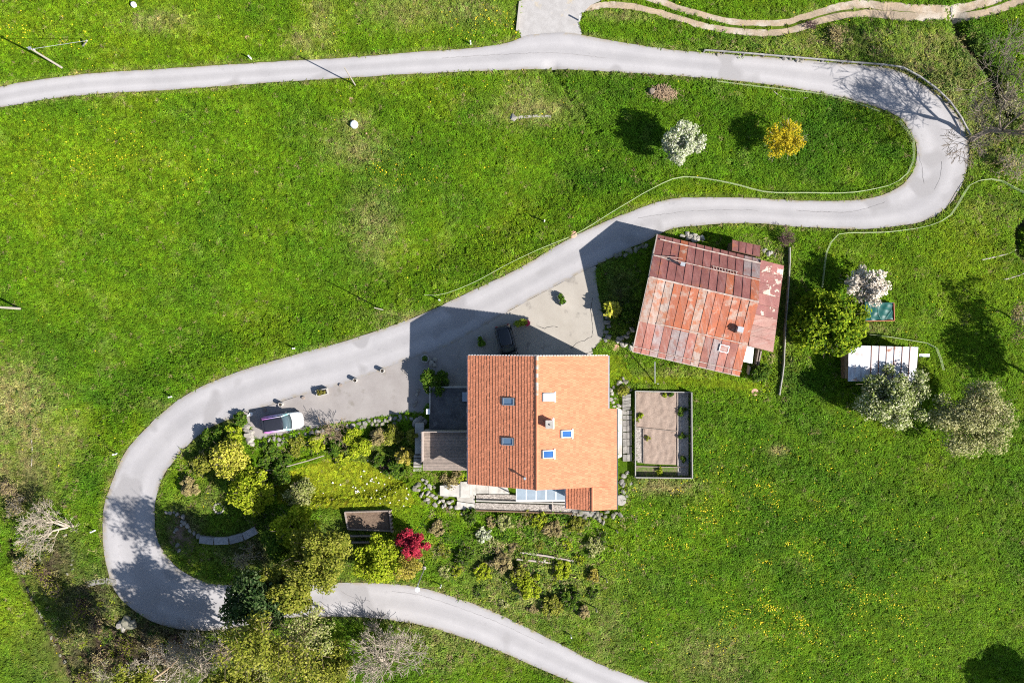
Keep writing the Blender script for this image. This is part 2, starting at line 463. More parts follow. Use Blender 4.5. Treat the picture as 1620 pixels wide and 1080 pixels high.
def yard_material():
    m, nt, b = new_mat("yard_concrete")
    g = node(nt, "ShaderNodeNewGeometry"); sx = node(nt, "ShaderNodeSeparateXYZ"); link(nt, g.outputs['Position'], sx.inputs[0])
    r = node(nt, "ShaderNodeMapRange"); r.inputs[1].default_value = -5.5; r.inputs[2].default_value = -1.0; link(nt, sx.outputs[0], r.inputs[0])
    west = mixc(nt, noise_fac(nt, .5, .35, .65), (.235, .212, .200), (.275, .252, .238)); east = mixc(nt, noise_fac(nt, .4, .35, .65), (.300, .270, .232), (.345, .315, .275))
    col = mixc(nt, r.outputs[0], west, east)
    col = mixc(nt, noise_fac(nt, .9, .58, .72, 5), col, (.20, .18, .16))
    f = noise_fac(nt, 16, .2, .8, 4, .75); mr = node(nt, "ShaderNodeMapRange"); mr.inputs[3].default_value = .86; mr.inputs[4].default_value = 1.14; link(nt, f, mr.inputs[0])
    link(nt, mixc(nt, 1.0, col, mr.outputs[0], 'MULTIPLY'), b.inputs['Base Color']); b.inputs['Roughness'].default_value = .92; b.inputs['Specular IOR Level'].default_value = .15
    bump(nt, b, f, .2, .01)
    return m
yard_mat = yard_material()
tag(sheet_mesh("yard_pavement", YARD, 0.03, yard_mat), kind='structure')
grav_mat = surf("gravel", (0.29, 0.275, 0.265), (0.335, 0.32, 0.31), 1.6, .95, .14, 16, c3=(0.38, 0.31, 0.20), scale3=0.5, lo3=.58, hi3=.72, spec=.1, bumps=.25)
sheet_mesh("gravel_driveway", DRIVE, 0.028, grav_mat)
dirt_mat = surf("packed_dirt", (0.34, 0.26, 0.18), (0.25, 0.20, 0.145), 0.9, .95, .25, 9, c3=(0.38, 0.33, 0.27), scale3=.4, spec=.1, bumps=.4)
def ribbon(name, line, wid, dz, mat, nx=3, jit=.12):
    L = np.array(line); t = np.gradient(L, axis=0); t /= np.linalg.norm(t, axis=1)[:, None] + 1e-9
    nrm = np.stack([-t[:, 1], t[:, 0]], 1)
    w = (wid(np.arange(len(L)) / (len(L) - 1)) if callable(wid) else np.full(len(L), wid)) / 2
    A = L + nrm * w[:, None]; B = L - nrm * w[:, None]
    return strip_mesh(name, A, B, [(i, i) for i in range(len(L))], nx, dz, mat, jit=jit)
wU = lambda t: 0.58 + 0.18 * sstep(.45, .65, t)
wL = lambda t: 0.58 + 0.22 * sstep(.5, .68, t)
ribbon("dirt_track", rutU, wU, 0.02, dirt_mat)
ribbon("dirt_track", rutL, wL, 0.02, dirt_mat)

# footprints where no grass may grow (world polygons at their own height)
def wp(pts, z): return [(W(p[0], p[1], z).x, W(p[0], p[1], z).y) for p in pts]
HOUSE_FP = [(-3.8, -1.6), (8.5, -1.6), (8.5, -6.3), (9.3, -6.3), (9.3, -15.0), (5.0, -15.0), (5.0, -12.9), (-3.8, -12.9)]
BARN_FP = wp([(1037, 374), (1200, 412), (1238, 422), (1222, 556), (1170, 592), (1003, 553)], 2.6)
ANNEX_FP = wp([(678, 608), (745, 608), (745, 748), (666, 748), (666, 680), (678, 680)], 1.4)
TERRACE_FP = wp([(690, 762), (905, 762), (960, 800), (990, 815), (750, 812), (690, 800)], -0.3)
EASTPATH_FP = wp([(974, 640), (1003, 610), (1003, 745), (978, 790)], 0)
VEG_FP = g2([(1003, 617), (1092, 619), (1092, 755), (1003, 755)])
SHED_FP = wp([(1344, 549), (1450, 551), (1448, 600), (1343, 600)], 1.9)
NOGRASS = [ROAD, YARD, DRIVE, HOUSE_FP, BARN_FP, ANNEX_FP, TERRACE_FP, EASTPATH_FP, VEG_FP, SHED_FP]

# ------------------------------------------------------------------ colour of the sward (placed colour spots mixed with noise)
MID = np.array((0.108, 0.200, 0.004)); DARK = np.array((0.052, 0.134, 0.005)); LIME = np.array((0.172, 0.245, 0.005))
DRY = np.array((0.30, 0.265, 0.10)); SOIL = np.array((0.105, 0.078, 0.048)); OLIVE = np.array((0.175, 0.195, 0.020))
SPOTS = {
 'dry': [(20, 640, 55, 55, .9), (50, 715, 28, 60, .85), (5, 740, 30, 30, .7), (255, 35, 50, 16, .5), (590, 355, 35, 50, .5), (845, 172, 55, 22, .75), (835, 150, 35, 25, .4),
         (1330, 70, 150, 26, .40), (1450, 110, 60, 40, .6), (1500, 140, 40, 45, .6), (1555, 195, 30, 50, .7), (660, 15, 80, 25, .5), (740, 20, 70, 25, .35), (560, 235, 45, 25, .5), (510, 30, 18, 45, .5),
         (1050, 768, 48, 12, .9), (1120, 1040, 60, 40, .5), (850, 940, 120, 60, .38), (700, 1010, 90, 40, .4), (1390, 20, 120, 8, .5), (985, 25, 50, 8, .5),
         (560, 200, 22, 16, .7), (1470, 70, 60, 25, .45), (1230, 712, 14, 8, .9), (1380, 520, 35, 10, .5), (1190, 400, 25, 16, .6), (480, 65, 25, 18, .5), (630, 500, 60, 8, .35), (250, 640, 30, 8, .3), (960, 1000, 30, 60, .4),
         (100, 700, 30, 40, .4), (1060, 590, 60, 8, .35), (650, 935, 60, 14, .4), (1560, 330, 60, 20, .2)],
 'soil': [(200, 1030, 130, 75, 1.1), (140, 950, 60, 50, .95), (260, 1000, 60, 25, .9), (40, 780, 55, 40, .6), (85, 890, 45, 60, .9), (100, 1030, 40, 50, .6), (290, 835, 35, 40, .8), (400, 870, 70, 35, .7), (330, 790, 40, 30, .4),
          (470, 900, 70, 60, .7), (540, 860, 50, 40, .6), (400, 1040, 120, 40, .4), (600, 720, 60, 25, .4), (1600, 210, 40, 40, .4), (1545, 90, 24, 24, .5), (1580, 140, 20, 30, .7), (980, 480, 30, 60, .6), (790, 890, 35, 25, .5), (1240, 480, 12, 120, .5), (875, 840, 25, 14, .4), (330, 720, 40, 40, .4)],
 'lime': [(560, 760, 80, 38, 1), (610, 790, 60, 20, .8), (60, 40, 80, 35, .55), (180, 250, 90, 60, .45), (1530, 390, 80, 80, .8), (1100, 595, 90, 18, .85), (1195, 610, 40, 14, .7), (960, 590, 24, 24, .7), (1400, 420, 70, 40, .4), (40, 970, 45, 70, .5),
          (330, 55, 80, 25, .4), (30, 270, 60, 80, .3), (1250, 540, 20, 20, .2), (1130, 300, 60, 8, .9), (1030, 320, 40, 8, .8), (850, 420, 80, 12, .4), (290, 740, 20, 40, .5), (215, 690, 16, 40, .5), (170, 790, 10, 40, .6), (1450, 370, 120, 18, .4)],
 'dark': [(1340, 210, 110, 70, .75), (1150, 200, 150, 70, .45), (560, 510, 130, 30, .5), (800, 405, 120, 40, .65), (400, 560, 110, 40, .6), (200, 630, 90, 60, .6), (150, 740, 40, 60, .4), (120, 560, 150, 60, .3), (650, 330, 220, 40, .3), (960, 290, 60, 30, .5),
          (420, 30, 50, 25, .4), (1350, 800, 250, 150, .22), (1560, 80, 60, 40, .6), (1290, 430, 50, 40, .5), (1300, 600, 80, 30, .6), (1010, 150, 60, 30, .4), (700, 220, 120, 60, .25), (80, 170, 90, 20, .5), (1060, 800, 60, 80, .3)],
}
FLOWER = [(1210, 880, 150, 120, 1.6), (1310, 930, 120, 100, 1.2), (1130, 830, 70, 70, 1.3), (640, 262, 70, 26, .9), (60, 45, 70, 26, .7), (770, 35, 50, 20, .8), (150, 240, 90, 50, .5), (1500, 60, 30, 16, .1), (1420, 680, 60, 30, .35), (1355, 170, 25, 15, .4), (700, 140, 80, 16, .3), (300, 280, 60, 30, .3), (1590, 60, 30, 40, .3), (1130, 700, 40, 40, .5)]
LAWN = flat([(432, 752), (470, 740), (520, 724), (575, 730), (610, 748), (645, 765), (660, 795), (615, 802), (540, 803), (480, 806), (440, 795)], -.7) ; LAWNC = np.array((.215, .250, .010))
LAWN2 = flat([(942, 560), (985, 562), (1000, 592), (1170, 600), (1215, 605), (1220, 622), (1100, 612), (1000, 606), (962, 600), (942, 575)])
def spotsum(X, Y, lst):
    k = S * H / (H - base_z(Y)); px = X * k + 810; py = 540 - Y * k
    s = np.zeros_like(px)
    for (a, b, rx, ry, v) in lst:
        s = np.maximum(s, v * np.exp(-(((px - a) / rx) ** 2 + ((py - b) / ry) ** 2) * 0.9))
    return s
def sward(X, Y):
    X = np.asarray(X, float); Y = np.asarray(Y, float)
    n1 = fbm(X * .11, Y * .11, 1); n2 = fbm(X * .45, Y * .45, 2); n3 = fbm(X * 1.7, Y * 1.7, 3, 3)
    # streaks that run with the slope, as mown hay meadows show
    st = fbm((X * .35 + Y * .8) * .9, (X * .8 - Y * .35) * .22, 9, 3)
    n4 = fbm(X * .24 + 40, Y * .24 + 9, 12, 3)
    gd = np.minimum(np.minimum(pdist(X, Y, GULLY_L), pdist(X, Y, GULLY_R)), np.minimum(pdist(X, Y, GULLY_R2), pdist(X, Y, DITCH) + .35))
    er = np.minimum(pdist(X, Y, [tuple(p) for p in wA[::3]]), pdist(X, Y, [tuple(p) for p in wB[::3]]))
    dk = np.clip(sstep(.44, .66, .35 * n1 + .35 * n4 + .3 * st) * .52 + spotsum(X, Y, SPOTS['dark']) * (0.5 + n2 * .9), 0, 1)
    lm = np.clip(sstep(.50, .70, .35 * (1 - n1) + .35 * (1 - n4) + .3 * n2) * .50 + spotsum(X, Y, SPOTS['lime']) * (.6 + .7 * n3), 0, 1)
    dr = np.clip(sstep(.55, .75, n2 * .5 + n3 * .5) * .14 + sstep(.55, .0, er) * (.15 + .9 * n2 * n3) + spotsum(X, Y, SPOTS['dry']) * (.25 + 1.3 * n3), 0, 1)
    so = np.clip(spotsum(X, Y, SPOTS['soil']) * (.5 + .9 * n3) + .75 * sstep(.45, .15, gd) * (.5 + n3), 0, 1)
    c = MID[None] * np.ones((X.size, 1))
    mix = lambda c, d, w: c * (1 - w.reshape(-1, 1)) + d[None] * w.reshape(-1, 1)
    c = mix(c, DARK, dk); c = mix(c, LIME, lm); c = mix(c, DRY, dr); c = mix(c, SOIL, so)
    mow = fbm((X * .42 + Y * .9) * 1.9, (X * .9 - Y * .42) * .30, 61, 3)
    lw = inpoly(X, Y, LAWN) | inpoly(X, Y, LAWN2)
    c = np.where(lw[:, None], np.where(Y[:, None] > -6, (LIME * .85)[None], LAWNC[None]) * (.85 + .3 * n2[:, None]), c); dk = np.where(lw, 0, dk); so = np.where(lw, 0, so); dr = np.where(lw, dr * .4, dr)
    c = c * (0.80 + 0.40 * n3.reshape(-1, 1)) * (.80 + .40 * mow.reshape(-1, 1))
    return c, dk, lm, dr, so

# ------------------------------------------------------------------ terrain sheet
def axis_pts(lim_in, step, outer):
    a = list(np.arange(-lim_in, lim_in + 1e-6, step)); o = list(outer)
    return np.array([-x for x in o[::-1]] + a + o)
ax = axis_pts(56, 0.4, [60, 68, 80, 100, 140, 200, 320, 520]); ay = axis_pts(40, 0.4, [44, 50, 60, 80, 120, 200, 320, 520])
GX, GY = np.meshgrid(ax, ay)
fx, fy = GX.ravel(), GY.ravel()
gz = tz(fx, fy)
hard = np.zeros(fx.size, bool)
for poly in (ROAD, YARD, DRIVE): hard |= inpoly(fx, fy, poly)
gz = gz - np.where(hard, 0.07, 0) + np.where(hard, 0, (fbm(fx * .9, fy * .9, 21) - .5) * .07)
gc, dk_, lm_, dr_, so_ = sward(fx, fy)
gc = gc * 0.50  # ground colour halved to paint the shade in gaps between tufts
nx_, ny_ = len(ax), len(ay)
ii = (np.arange(ny_ - 1)[:, None] * nx_ + np.arange(nx_ - 1)[None, :]).ravel()
gf = np.stack([ii, ii + 1, ii + nx_ + 1, ii + nx_], 1)
def ground_material():
    m, nt, b = new_mat("meadow_ground_gap_shade")
    a = node(nt, "ShaderNodeAttribute"); a.attribute_name = "sward"
    f = noise_fac(nt, 4.0, .25, .75, 5, .7)
    mr = node(nt, "ShaderNodeMapRange"); mr.inputs[3].default_value = .6; mr.inputs[4].default_value = 1.4; link(nt, f, mr.inputs[0])
    col = mixc(nt, 1.0, a.outputs['Color'], mr.outputs[0], 'MULTIPLY')
    link(nt, col, b.inputs['Base Color']); b.inputs['Roughness'].default_value = .95; b.inputs['Specular IOR Level'].default_value = .1
    bump(nt, b, f, .8, .08)
    return m
ground = npmesh("ground", np.stack([fx, fy, gz], 1), gf, ground_material(), smooth=True)
ca = ground.data.attributes.new("sward", 'FLOAT_COLOR', 'POINT')
ca.data.foreach_set("color", np.concatenate([gc, np.ones((len(gc), 1))], 1).astype(np.float32).ravel())
tag(ground, kind='structure')

# ------------------------------------------------------------------ grass: tufts scattered by geometry nodes
def grass_material():
    m, nt, b = new_mat("grass_blades")
    a = node(nt, "ShaderNodeAttribute"); a.attribute_name = "gcol"; a.attribute_type = 'INSTANCER'
    g = node(nt, "ShaderNodeNewGeometry")
    mr = node(nt, "ShaderNodeMapRange"); mr.inputs[3].default_value = .62; mr.inputs[4].default_value = 1.38
    link(nt, g.outputs['Random Per Island'], mr.inputs[0])
    col = mixc(nt, 1.0, a.outputs['Color'], mr.outputs[0], 'MULTIPLY')
    link(nt, col, b.inputs['Base Color']); b.inputs['Roughness'].default_value = .75; b.inputs['Specular IOR Level'].default_value = .2
    t = node(nt, "ShaderNodeBsdfTranslucent"); link(nt, col, t.inputs[0])
    mx = node(nt, "ShaderNodeMixShader"); mx.inputs[0].default_value = .3
    link(nt, b.outputs[0], mx.inputs[1]); link(nt, t.outputs[0], mx.inputs[2]); link(nt, mx.outputs[0], nt.nodes["Material Output"].inputs[0])
    return m
GRASSMAT = grass_material()
tuft_col = bpy.data.collections.new("grass_tuft_shapes")
def tuft(n, seed):
    r = random.Random(seed); V = []; F = []
    for _ in range(n):
        a = r.uniform(0, 6.283); ro = abs(r.gauss(0, .09)); bx, by = ro * math.cos(a), ro * math.sin(a)
        d = r.uniform(0, 6.283); L = r.uniform(.10, .26); h = r.uniform(.05, .16); w = r.uniform(.012, .024)
        dx, dy = math.cos(d), math.sin(d)
        o = len(V)
        V += [(bx - dy * w, by + dx * w, 0), (bx + dy * w, by - dx * w, 0),
              (bx + dx * L * .45 + dy * w * .9, by + dy * L * .45 - dx * w * .9, h), (bx + dx * L * .45 - dy * w * .9, by + dy * L * .45 + dx * w * .9, h),
              (bx + dx * L, by + dy * L, h * r.uniform(.5, 1.1))]
        F += [(o, o + 1, o + 2, o + 3), (o + 3, o + 2, o + 4)]
    me = bpy.data.meshes.new("grass_tuft"); me.from_pydata(V, [], F); me.materials.append(GRASSMAT)
    ob = bpy.data.objects.new("grass_tuft", me); tuft_col.objects.link(ob)
for k in range(5): tuft(18, 100 + k)
def scatter_group(name, coll):
    ng = bpy.data.node_groups.new(name, 'GeometryNodeTree')
    ng.interface.new_socket("Geometry", in_out='INPUT', socket_type='NodeSocketGeometry')
    ng.interface.new_socket("Geometry", in_out='OUTPUT', socket_type='NodeSocketGeometry')
    gi = ng.nodes.new('NodeGroupInput'); go = ng.nodes.new('NodeGroupOutput')
    ip = ng.nodes.new('GeometryNodeInstanceOnPoints'); ci = ng.nodes.new('GeometryNodeCollectionInfo')
    ci.inputs['Collection'].default_value = coll; ci.inputs['Separate Children'].default_value = True; ci.inputs['Reset Children'].default_value = True
    ip.inputs['Pick Instance'].default_value = True
    na = ng.nodes.new('GeometryNodeInputNamedAttribute'); na.data_type = 'FLOAT_VECTOR'; na.inputs[0].default_value = "rot"
    ns = ng.nodes.new('GeometryNodeInputNamedAttribute'); ns.data_type = 'FLOAT_VECTOR'; ns.inputs[0].default_value = "scl"
    er = ng.nodes.new('FunctionNodeEulerToRotation')
    L = ng.links.new
    L(gi.outputs[0], ip.inputs['Points']); L(ci.outputs[0], ip.inputs['Instance'])
    L(na.outputs[0], er.inputs[0]); L(er.outputs[0], ip.inputs['Rotation']); L(ns.outputs[0], ip.inputs['Scale'])
    L(ip.outputs[0], go.inputs[0])
    return ng
N = 230000
gx = rng.uniform(-55, 55, N); gy = rng.uniform(-38, 38, N)
keep = np.ones(N, bool)
for poly in NOGRASS: keep &= ~inpoly(gx, gy, poly)
keep &= (pdist(gx, gy, [tuple(p) for p in wA[::2]]) > .13) & (pdist(gx, gy, [tuple(p) for p in wB[::2]]) > .13)
keep &= pdist(gx, gy, [tuple(p) for p in rutU[::3]]) > .42
keep &= pdist(gx, gy, [tuple(p) for p in rutL[::3]]) > .42
mid_track = (gx > (1300 - 810) / S) & (gy > 29.5) & (pdist(gx, gy, [tuple(p) for p in rutU[::3]]) < 1.0) & (rng.random(N) < .3)
keep &= ~mid_track
gx, gy = gx[keep], gy[keep]
c, dk, lm, dr, so = sward(gx, gy)
thin = rng.random(gx.size) < np.clip(.92 * so + .25 * dr, 0, .9) * .8
gx, gy, c, dk, lm, dr, so = gx[~thin], gy[~thin], c[~thin], dk[~thin], lm[~thin], dr[~thin], so[~thin]
n = gx.size
# every tuft has its own shade; some are dead straw
c = c * rng.normal(1.18, .27, (n, 1)).clip(.5, 2.0) * (1 + rng.normal(0, .06, (n, 3)))
straw = rng.random(n) < (.010 + .38 * dr)
c[straw] = DRY * rng.uniform(.55, 1.1, (straw.sum(), 1))
hgt = (0.75 + 1.15 * dk + .35 * fbm(gx * .5, gy * .5, 31) - .35 * np.clip(spotsum(gx, gy, SPOTS['lime'][:2] + SPOTS['lime'][5:8]), 0, 1)).clip(.3, 2.2)
hgt = np.where(inpoly(gx, gy, LAWN) | inpoly(gx, gy, LAWN2), .3, hgt)
scl = np.stack([rng.uniform(.75, 1.3, n) * (.8 + .3 * hgt)] * 2 + [hgt * rng.uniform(.7, 1.3, n)], 1)
ROUGH = [(840, 900, 140, 75, 1), (720, 845, 70, 45, .9), (1330, 75, 200, 30, .8), (1480, 130, 60, 60, .8), (520, 700, 130, 25, 1), (320, 760, 70, 80, .9), (430, 860, 110, 60, .9), (200, 1000, 140, 90, .9), (60, 850, 70, 90, .7), (700, 1020, 100, 40, .6), (990, 470, 30, 60, .8), (1225, 400, 30, 25, .8), (880, 825, 120, 15, 1), (60, 660, 70, 50, .6), (990, 780, 15, 30, .8), (1570, 200, 50, 100, .8), (1230, 560, 60, 90, .5), (640, 640, 30, 30, .6)]
rg_ = spotsum(gx, gy, ROUGH) * sstep(.35, .6, fbm(gx * .8, gy * .8, 71, 3)) * (rng.random(n) < .6)
scl = scl * (1 + rg_[:, None] * rng.uniform(.3, 1.5, n)[:, None])
pick = rng.random(n) < .5 * rg_
alt = np.array([(.20, .24, .02), (.05, .10, .01), (.28, .25, .10), (.13, .20, .02), (.22, .17, .09), (.03, .07, .008)])[rng.integers(0, 6, n)]
c[pick] = (alt * rng.uniform(.8, 1.3, (n, 1)))[pick]
rot = np.stack([rng.normal(0, .16, n), rng.normal(0, .16, n), rng.uniform(0, 6.283, n)], 1)
def point_object(name, X, Y, Z, attrs, ng):
    me = bpy.data.meshes.new(name); me.vertices.add(len(X))
    me.vertices.foreach_set("co", np.stack([X, Y, Z], 1).astype(np.float32).ravel())
    for nm, (ty, key, arr) in attrs.items():
        a = me.attributes.new(nm, ty, 'POINT'); a.data.foreach_set(key, arr.astype(np.float32).ravel())
    ob = bpy.data.objects.new(name, me); COL.objects.link(ob); ORG[ob.name] = (0, 0, 0)
    md = ob.modifiers.new("scatter", 'NODES'); md.node_group = ng
    return ob
SCATTER = scatter_group("scatter_tufts", tuft_col)
grass = point_object("meadow_grass", gx, gy, tz(gx, gy) + .005, {
    "rot": ('FLOAT_VECTOR', 'vector', rot), "scl": ('FLOAT_VECTOR', 'vector', scl),
    "gcol": ('FLOAT_COLOR', 'color', np.concatenate([c.clip(0, 1), np.ones((n, 1))], 1))}, SCATTER)
tag(grass, "green hay meadow and verge grass with drier and darker patches", "grass", kind='stuff')

# dandelions and daisies: far too many to count
def flower_mesh(name, X, Y, size, mat, h=.12):
    n = len(X); k = 5; ang = rng.uniform(0, 6.28, n)
    sz = size * rng.uniform(.6, 1.4, n); tx = rng.normal(0, .35, n); ty = rng.normal(0, .35, n)
    z0 = tz(X, Y) + h * rng.uniform(.7, 1.5, n)
    V = []
    for j in range(k):
        dx = np.cos(ang + 6.283 * j / k) * sz; dy = np.sin(ang + 6.283 * j / k) * sz
        V.append(np.stack([X + dx, Y + dy, z0 + dx * tx + dy * ty], 1))
    V = np.stack(V, 1).reshape(-1, 3); F = np.arange(n * k).reshape(n, k)
    return npmesh(name, V, F, mat)
fxp = rng.uniform(-52, 52, 150000); fyp = rng.uniform(-35, 35, 150000)
pr = spotsum(fxp, fyp, FLOWER) * sstep(.42, .68, fbm(fxp * .55, fyp * .55, 44)) * .95 + .006
ok = rng.random(150000) < pr
for poly in NOGRASS: ok &= ~inpoly(fxp, fyp, poly)
tag(flower_mesh("dandelion_flowers", fxp[ok], fyp[ok], .055, surf("dandelion_yellow", (.62, .44, .010), (.55, .50, .02), 2, .8, .15, 30, bumps=0)),
    "yellow dandelions flowering in the meadows", "flowers", kind='stuff')
dpx = rng.normal(600, 45, 60); dpy = rng.normal(765, 22, 60)
dl = flat(list(zip(dpx, dpy)))
tag(flower_mesh("daisy_flowers", np.array([p[0] for p in dl]) * 1.0, np.array([p[1] for p in dl]), .07, surf("daisy_white", (.75, .72, .60), None, 2, .8, .15, 30, bumps=0), .08),
    "small white daisies in the mown garden lawn", "flowers", kind='stuff')

# ================================================================== the farmhouse
TILE = surf("clay_roof_tiles", (0.55, 0.203, 0.108), (0.565, 0.215, 0.116), 0.8, .85, .14, 14, c3=(0.44, 0.15, 0.075), scale3=.35, lo3=.60, hi3=.85, island=.12, streak=((.44, .15, .075), .20, 1.57), bumps=.1, spec=.2)
PLASTER = surf("white_plaster", (.72, .70, .66), (.66, .64, .60), 1.5, .9, .06, 12, bumps=.1)
WHITE = plain("white_paint", (.80, .80, .79), .45)
CONCRETE = surf("pale_concrete", (.38, .355, .32), (.30, .28, .25), 1.2, .9, .12, 15, bumps=.2)
WHITECONC = surf("white_terrace_concrete", (.46, .44, .40), (.40, .375, .34), 1.0, .9, .08, 12, c3=(.31, .29, .26), scale3=.9, bumps=.1)
GREYWOOD = surf("weathered_wood", (.27, .215, .18), (.20, .165, .14), 4, .9, .2, 20, obj=.16, bumps=.3)
DARKWOOD = surf("brown_timber", (.16, .10, .06), (.12, .075, .045), 4, .8, .2, 20)
BITUMEN = surf("bitumen_felt", (.060, .060, .064), (.10, .098, .10), 1.3, .9, .25, 8, c3=(.15, .15, .15), scale3=1.1, lo3=.58, hi3=.7)
ZINC = plain("zinc_sheet", (.42, .43, .45), .45, .6)
DARKMETAL = plain("dark_metal", (.07, .07, .075), .5, .3)
MORTAR = surf("lime_mortar", (.62, .60, .58), (.48, .46, .45), 3, .9, .15, 20)
STONE = surf("grey_limestone", (.235, .22, .20), (.165, .155, .14), 2.5, .92, .22, 14, obj=.18, bumps=.5)
PALESTONE = surf("pale_limestone", (.32, .295, .26), (.22, .205, .18), 2.5, .92, .18, 14, obj=.15, bumps=.5)
GRAVELMIX = surf("pebble_bed", (.20, .175, .155), (.36, .32, .285), 6, .95, .5, 9, bumps=.8, lo=.42, hi=.58)
SOILM = surf("bare_soil", (.27, .205, .165), (.235, .175, .14), 1.5, .97, .2, 9, bumps=.6)
BROWNSOIL = surf("mulch", (.115, .078, .055), (.17, .12, .085), 3, .97, .35, 11, bumps=.8)
PINKSTONE = plain("terracotta_lid", (.55, .30, .22), .8)
def glass_mat(name, c, rough=.08):
    if name in MATS: return MATS[name]
    m, nt, b = new_mat(name)
    f = noise_fac(nt, 1.2, .3, .7)
    link(nt, mixc(nt, f, c, tuple(x * .75 for x in c)), b.inputs['Base Color'])
    b.inputs['Roughness'].default_value = rough; b.inputs['Specular IOR Level'].default_value = .8
    MATS[name] = m; return m
GLASS = glass_mat("window_glass", (.03, .045, .06))
BLUEGLASS = glass_mat("blue_skylight_glass", (.035, .13, .36))
GREYGLASS = glass_mat("grey_skylight_glass", (.16, .25, .36), .15)
BLIND = plain("white_roller_blind", (.78, .79, .80), .4)

RZ, WZ, EZ = 8.2, 5.2, 6.5            # ridge, west eave, east eave heights
XW, XR, XE, XE2 = -4.05, 2.2, 8.7, 9.5
YN, YS, YX = -1.28, -13.15, -15.25
TE = (RZ - EZ) / (XE - XR); TW = (RZ - WZ) / (XR - XW)
def zE(x): return RZ - (x - XR) * TE
def zW(x): return RZ - (XR - x) * TW
XR2 = 7.25; ZR2 = zE(XR2); XW2 = 4.95; TW2 = .42
def zW2(x): return ZR2 - (XR2 - x) * TW2
house = thing("farmhouse", "large white farmhouse with orange clay tile gable roof and five skylights", "house", (2.4, -7.2, 0))
# walls as gable-profile blocks
def gable_block(m, prof, y0, y1):
    n = len(prof)
    vs = [(x, y0, z) for x, z in prof] + [(x, y1, z) for x, z in prof]
    m.add(vs, [tuple(range(n)), tuple(range(2 * n - 1, n - 1, -1))] + [(i, n + i, n + (i + 1) % n, (i + 1) % n) for i in range(n)])
zb = -1.6
m = M()
gable_block(m, [(XW + .5, zb), (XW + .5, zW(XW + .5) - .22), (XR, RZ - .24), (XE - .45, zE(XE - .45) - .22), (XE - .45, zb)], YS + .45, YN - .35)
walls = m.build("wall", PLASTER, house)
m = M()
gable_block(m, [(XW2 + .35, zb), (XW2 + .35, zW2(XW2 + .35) - .22), (XR2, ZR2 - .24), (XE2 - .4, zE(XE2 - .4) - .22), (XE2 - .4, zb)], YX + .35, YS + .44)
m.box(((XE + XE2) / 2 - .43, (-6.4 + YS) / 2, 2.2), (.8, YS * -1 - 6.4, 7.6))
m.build("wall", PLASTER, house)
# roof boards under the tiles
def roofslab(m, x0, z0, x1, z1, y0, y1, lift=-.03, th=.14):
    m.slab([(x0, y0, z0 + lift), (x1, y0, z1 + lift), (x1, y1, z1 + lift), (x0, y1, z0 + lift)], th)
m = M(); roofslab(m, XW, WZ, XR, RZ, YS, YN); roofslab(m, XR + .001, RZ, XE, EZ, YS, YN)
roofslab(m, XE + .002, zE(XE), XE2, zE(XE2), YX, -6.1); roofslab(m, XR2, ZR2, XE - .002, zE(XE), YX, YS - .002)
roofslab(m, XW2, zW2(XW2), XR2 - .002, ZR2, YX, YS - .002)
roof = m.build("roof", DARKWOOD, house)
def tile_field(m, x0, z0, x1, z1, y0, y1, pred=None, course=.285, width=.235, step=.026):
    """tiles laid in courses from the ridge (x0) down to the eave (x1)"""
    a = Vector((x0, 0, z0)); b = Vector((x1, 0, z1)); L = (b - a).length; u = (b - a) / L
    v = Vector((0, 1, 0)); n = u.cross(v)
    if n.z < 0: n = -n
    nc = max(1, round(L / course)); cl = L / nc; nw = max(1, round((y1 - y0) / width)); cw = (y1 - y0) / nw
    for i in range(nc):
        off = (i % 2) * .5 * cw
        for j in range(nw + 1):
            ya = y0 + j * cw - off; yb = ya + cw
            ya = max(ya, y0); yb = min(yb, y1)
            if yb - ya < .03: continue
            sA = i * cl; sB = sA + cl * 1.06 + rnd.uniform(-.012, .012)
            pm = a + u * ((sA + sB) / 2)
            if pred and not pred(pm.x, (ya + yb) / 2): continue
            g = .005; h0 = .004 + rnd.uniform(0, .004); h1 = step + rnd.uniform(-.006, .010); tw = rnd.uniform(-.005, .005)
            P = lambda s, y, h: a + u * s + v * y + n * h
            vs = [P(sA, ya + g, h0), P(sA, yb - g, h0), P(sB, yb - g, h1 + tw), P(sB, ya + g, h1 - tw),
                  P(sB, yb - g, h1 + tw - .022), P(sB, ya + g, h1 - tw - .022)]
            fs = [(0, 3, 2, 1), (3, 5, 4, 2)] if u.x > 0 else [(0, 1, 2, 3), (3, 2, 4, 5)]
            m.add(vs, fs)
            m.add([vs[0], vs[3], vs[5]], [(0, 1, 2)]); m.add([vs[1], vs[2], vs[4]], [(0, 2, 1)])
m = M(); tile_field(m, XR, RZ, XW, WZ, YS, YN, step=.040)
tag(m.build("roof_tiles", TILE, house), "deep red western tile slope in raking light", kind='stuff')
m = M(); tile_field(m, XR, RZ, XE, EZ, YS, YN, step=.020)
tile_field(m, XE + .005, zE(XE + .005), XE2, zE(XE2), YX, -6.1, step=.020); tile_field(m, XR2, ZR2, XE, zE(XE), YX, YS - .01, step=.020)
tag(m.build("roof_tiles", TILE, house), "pale orange sunlit eastern tile slope", kind='stuff')
m = M(); tile_field(m, XR2, ZR2, XW2, zW2(XW2), YX, YS - .01, step=.040)
tag(m.build("roof_tiles", TILE, house), "small red tile slope over the south annex", kind='stuff')
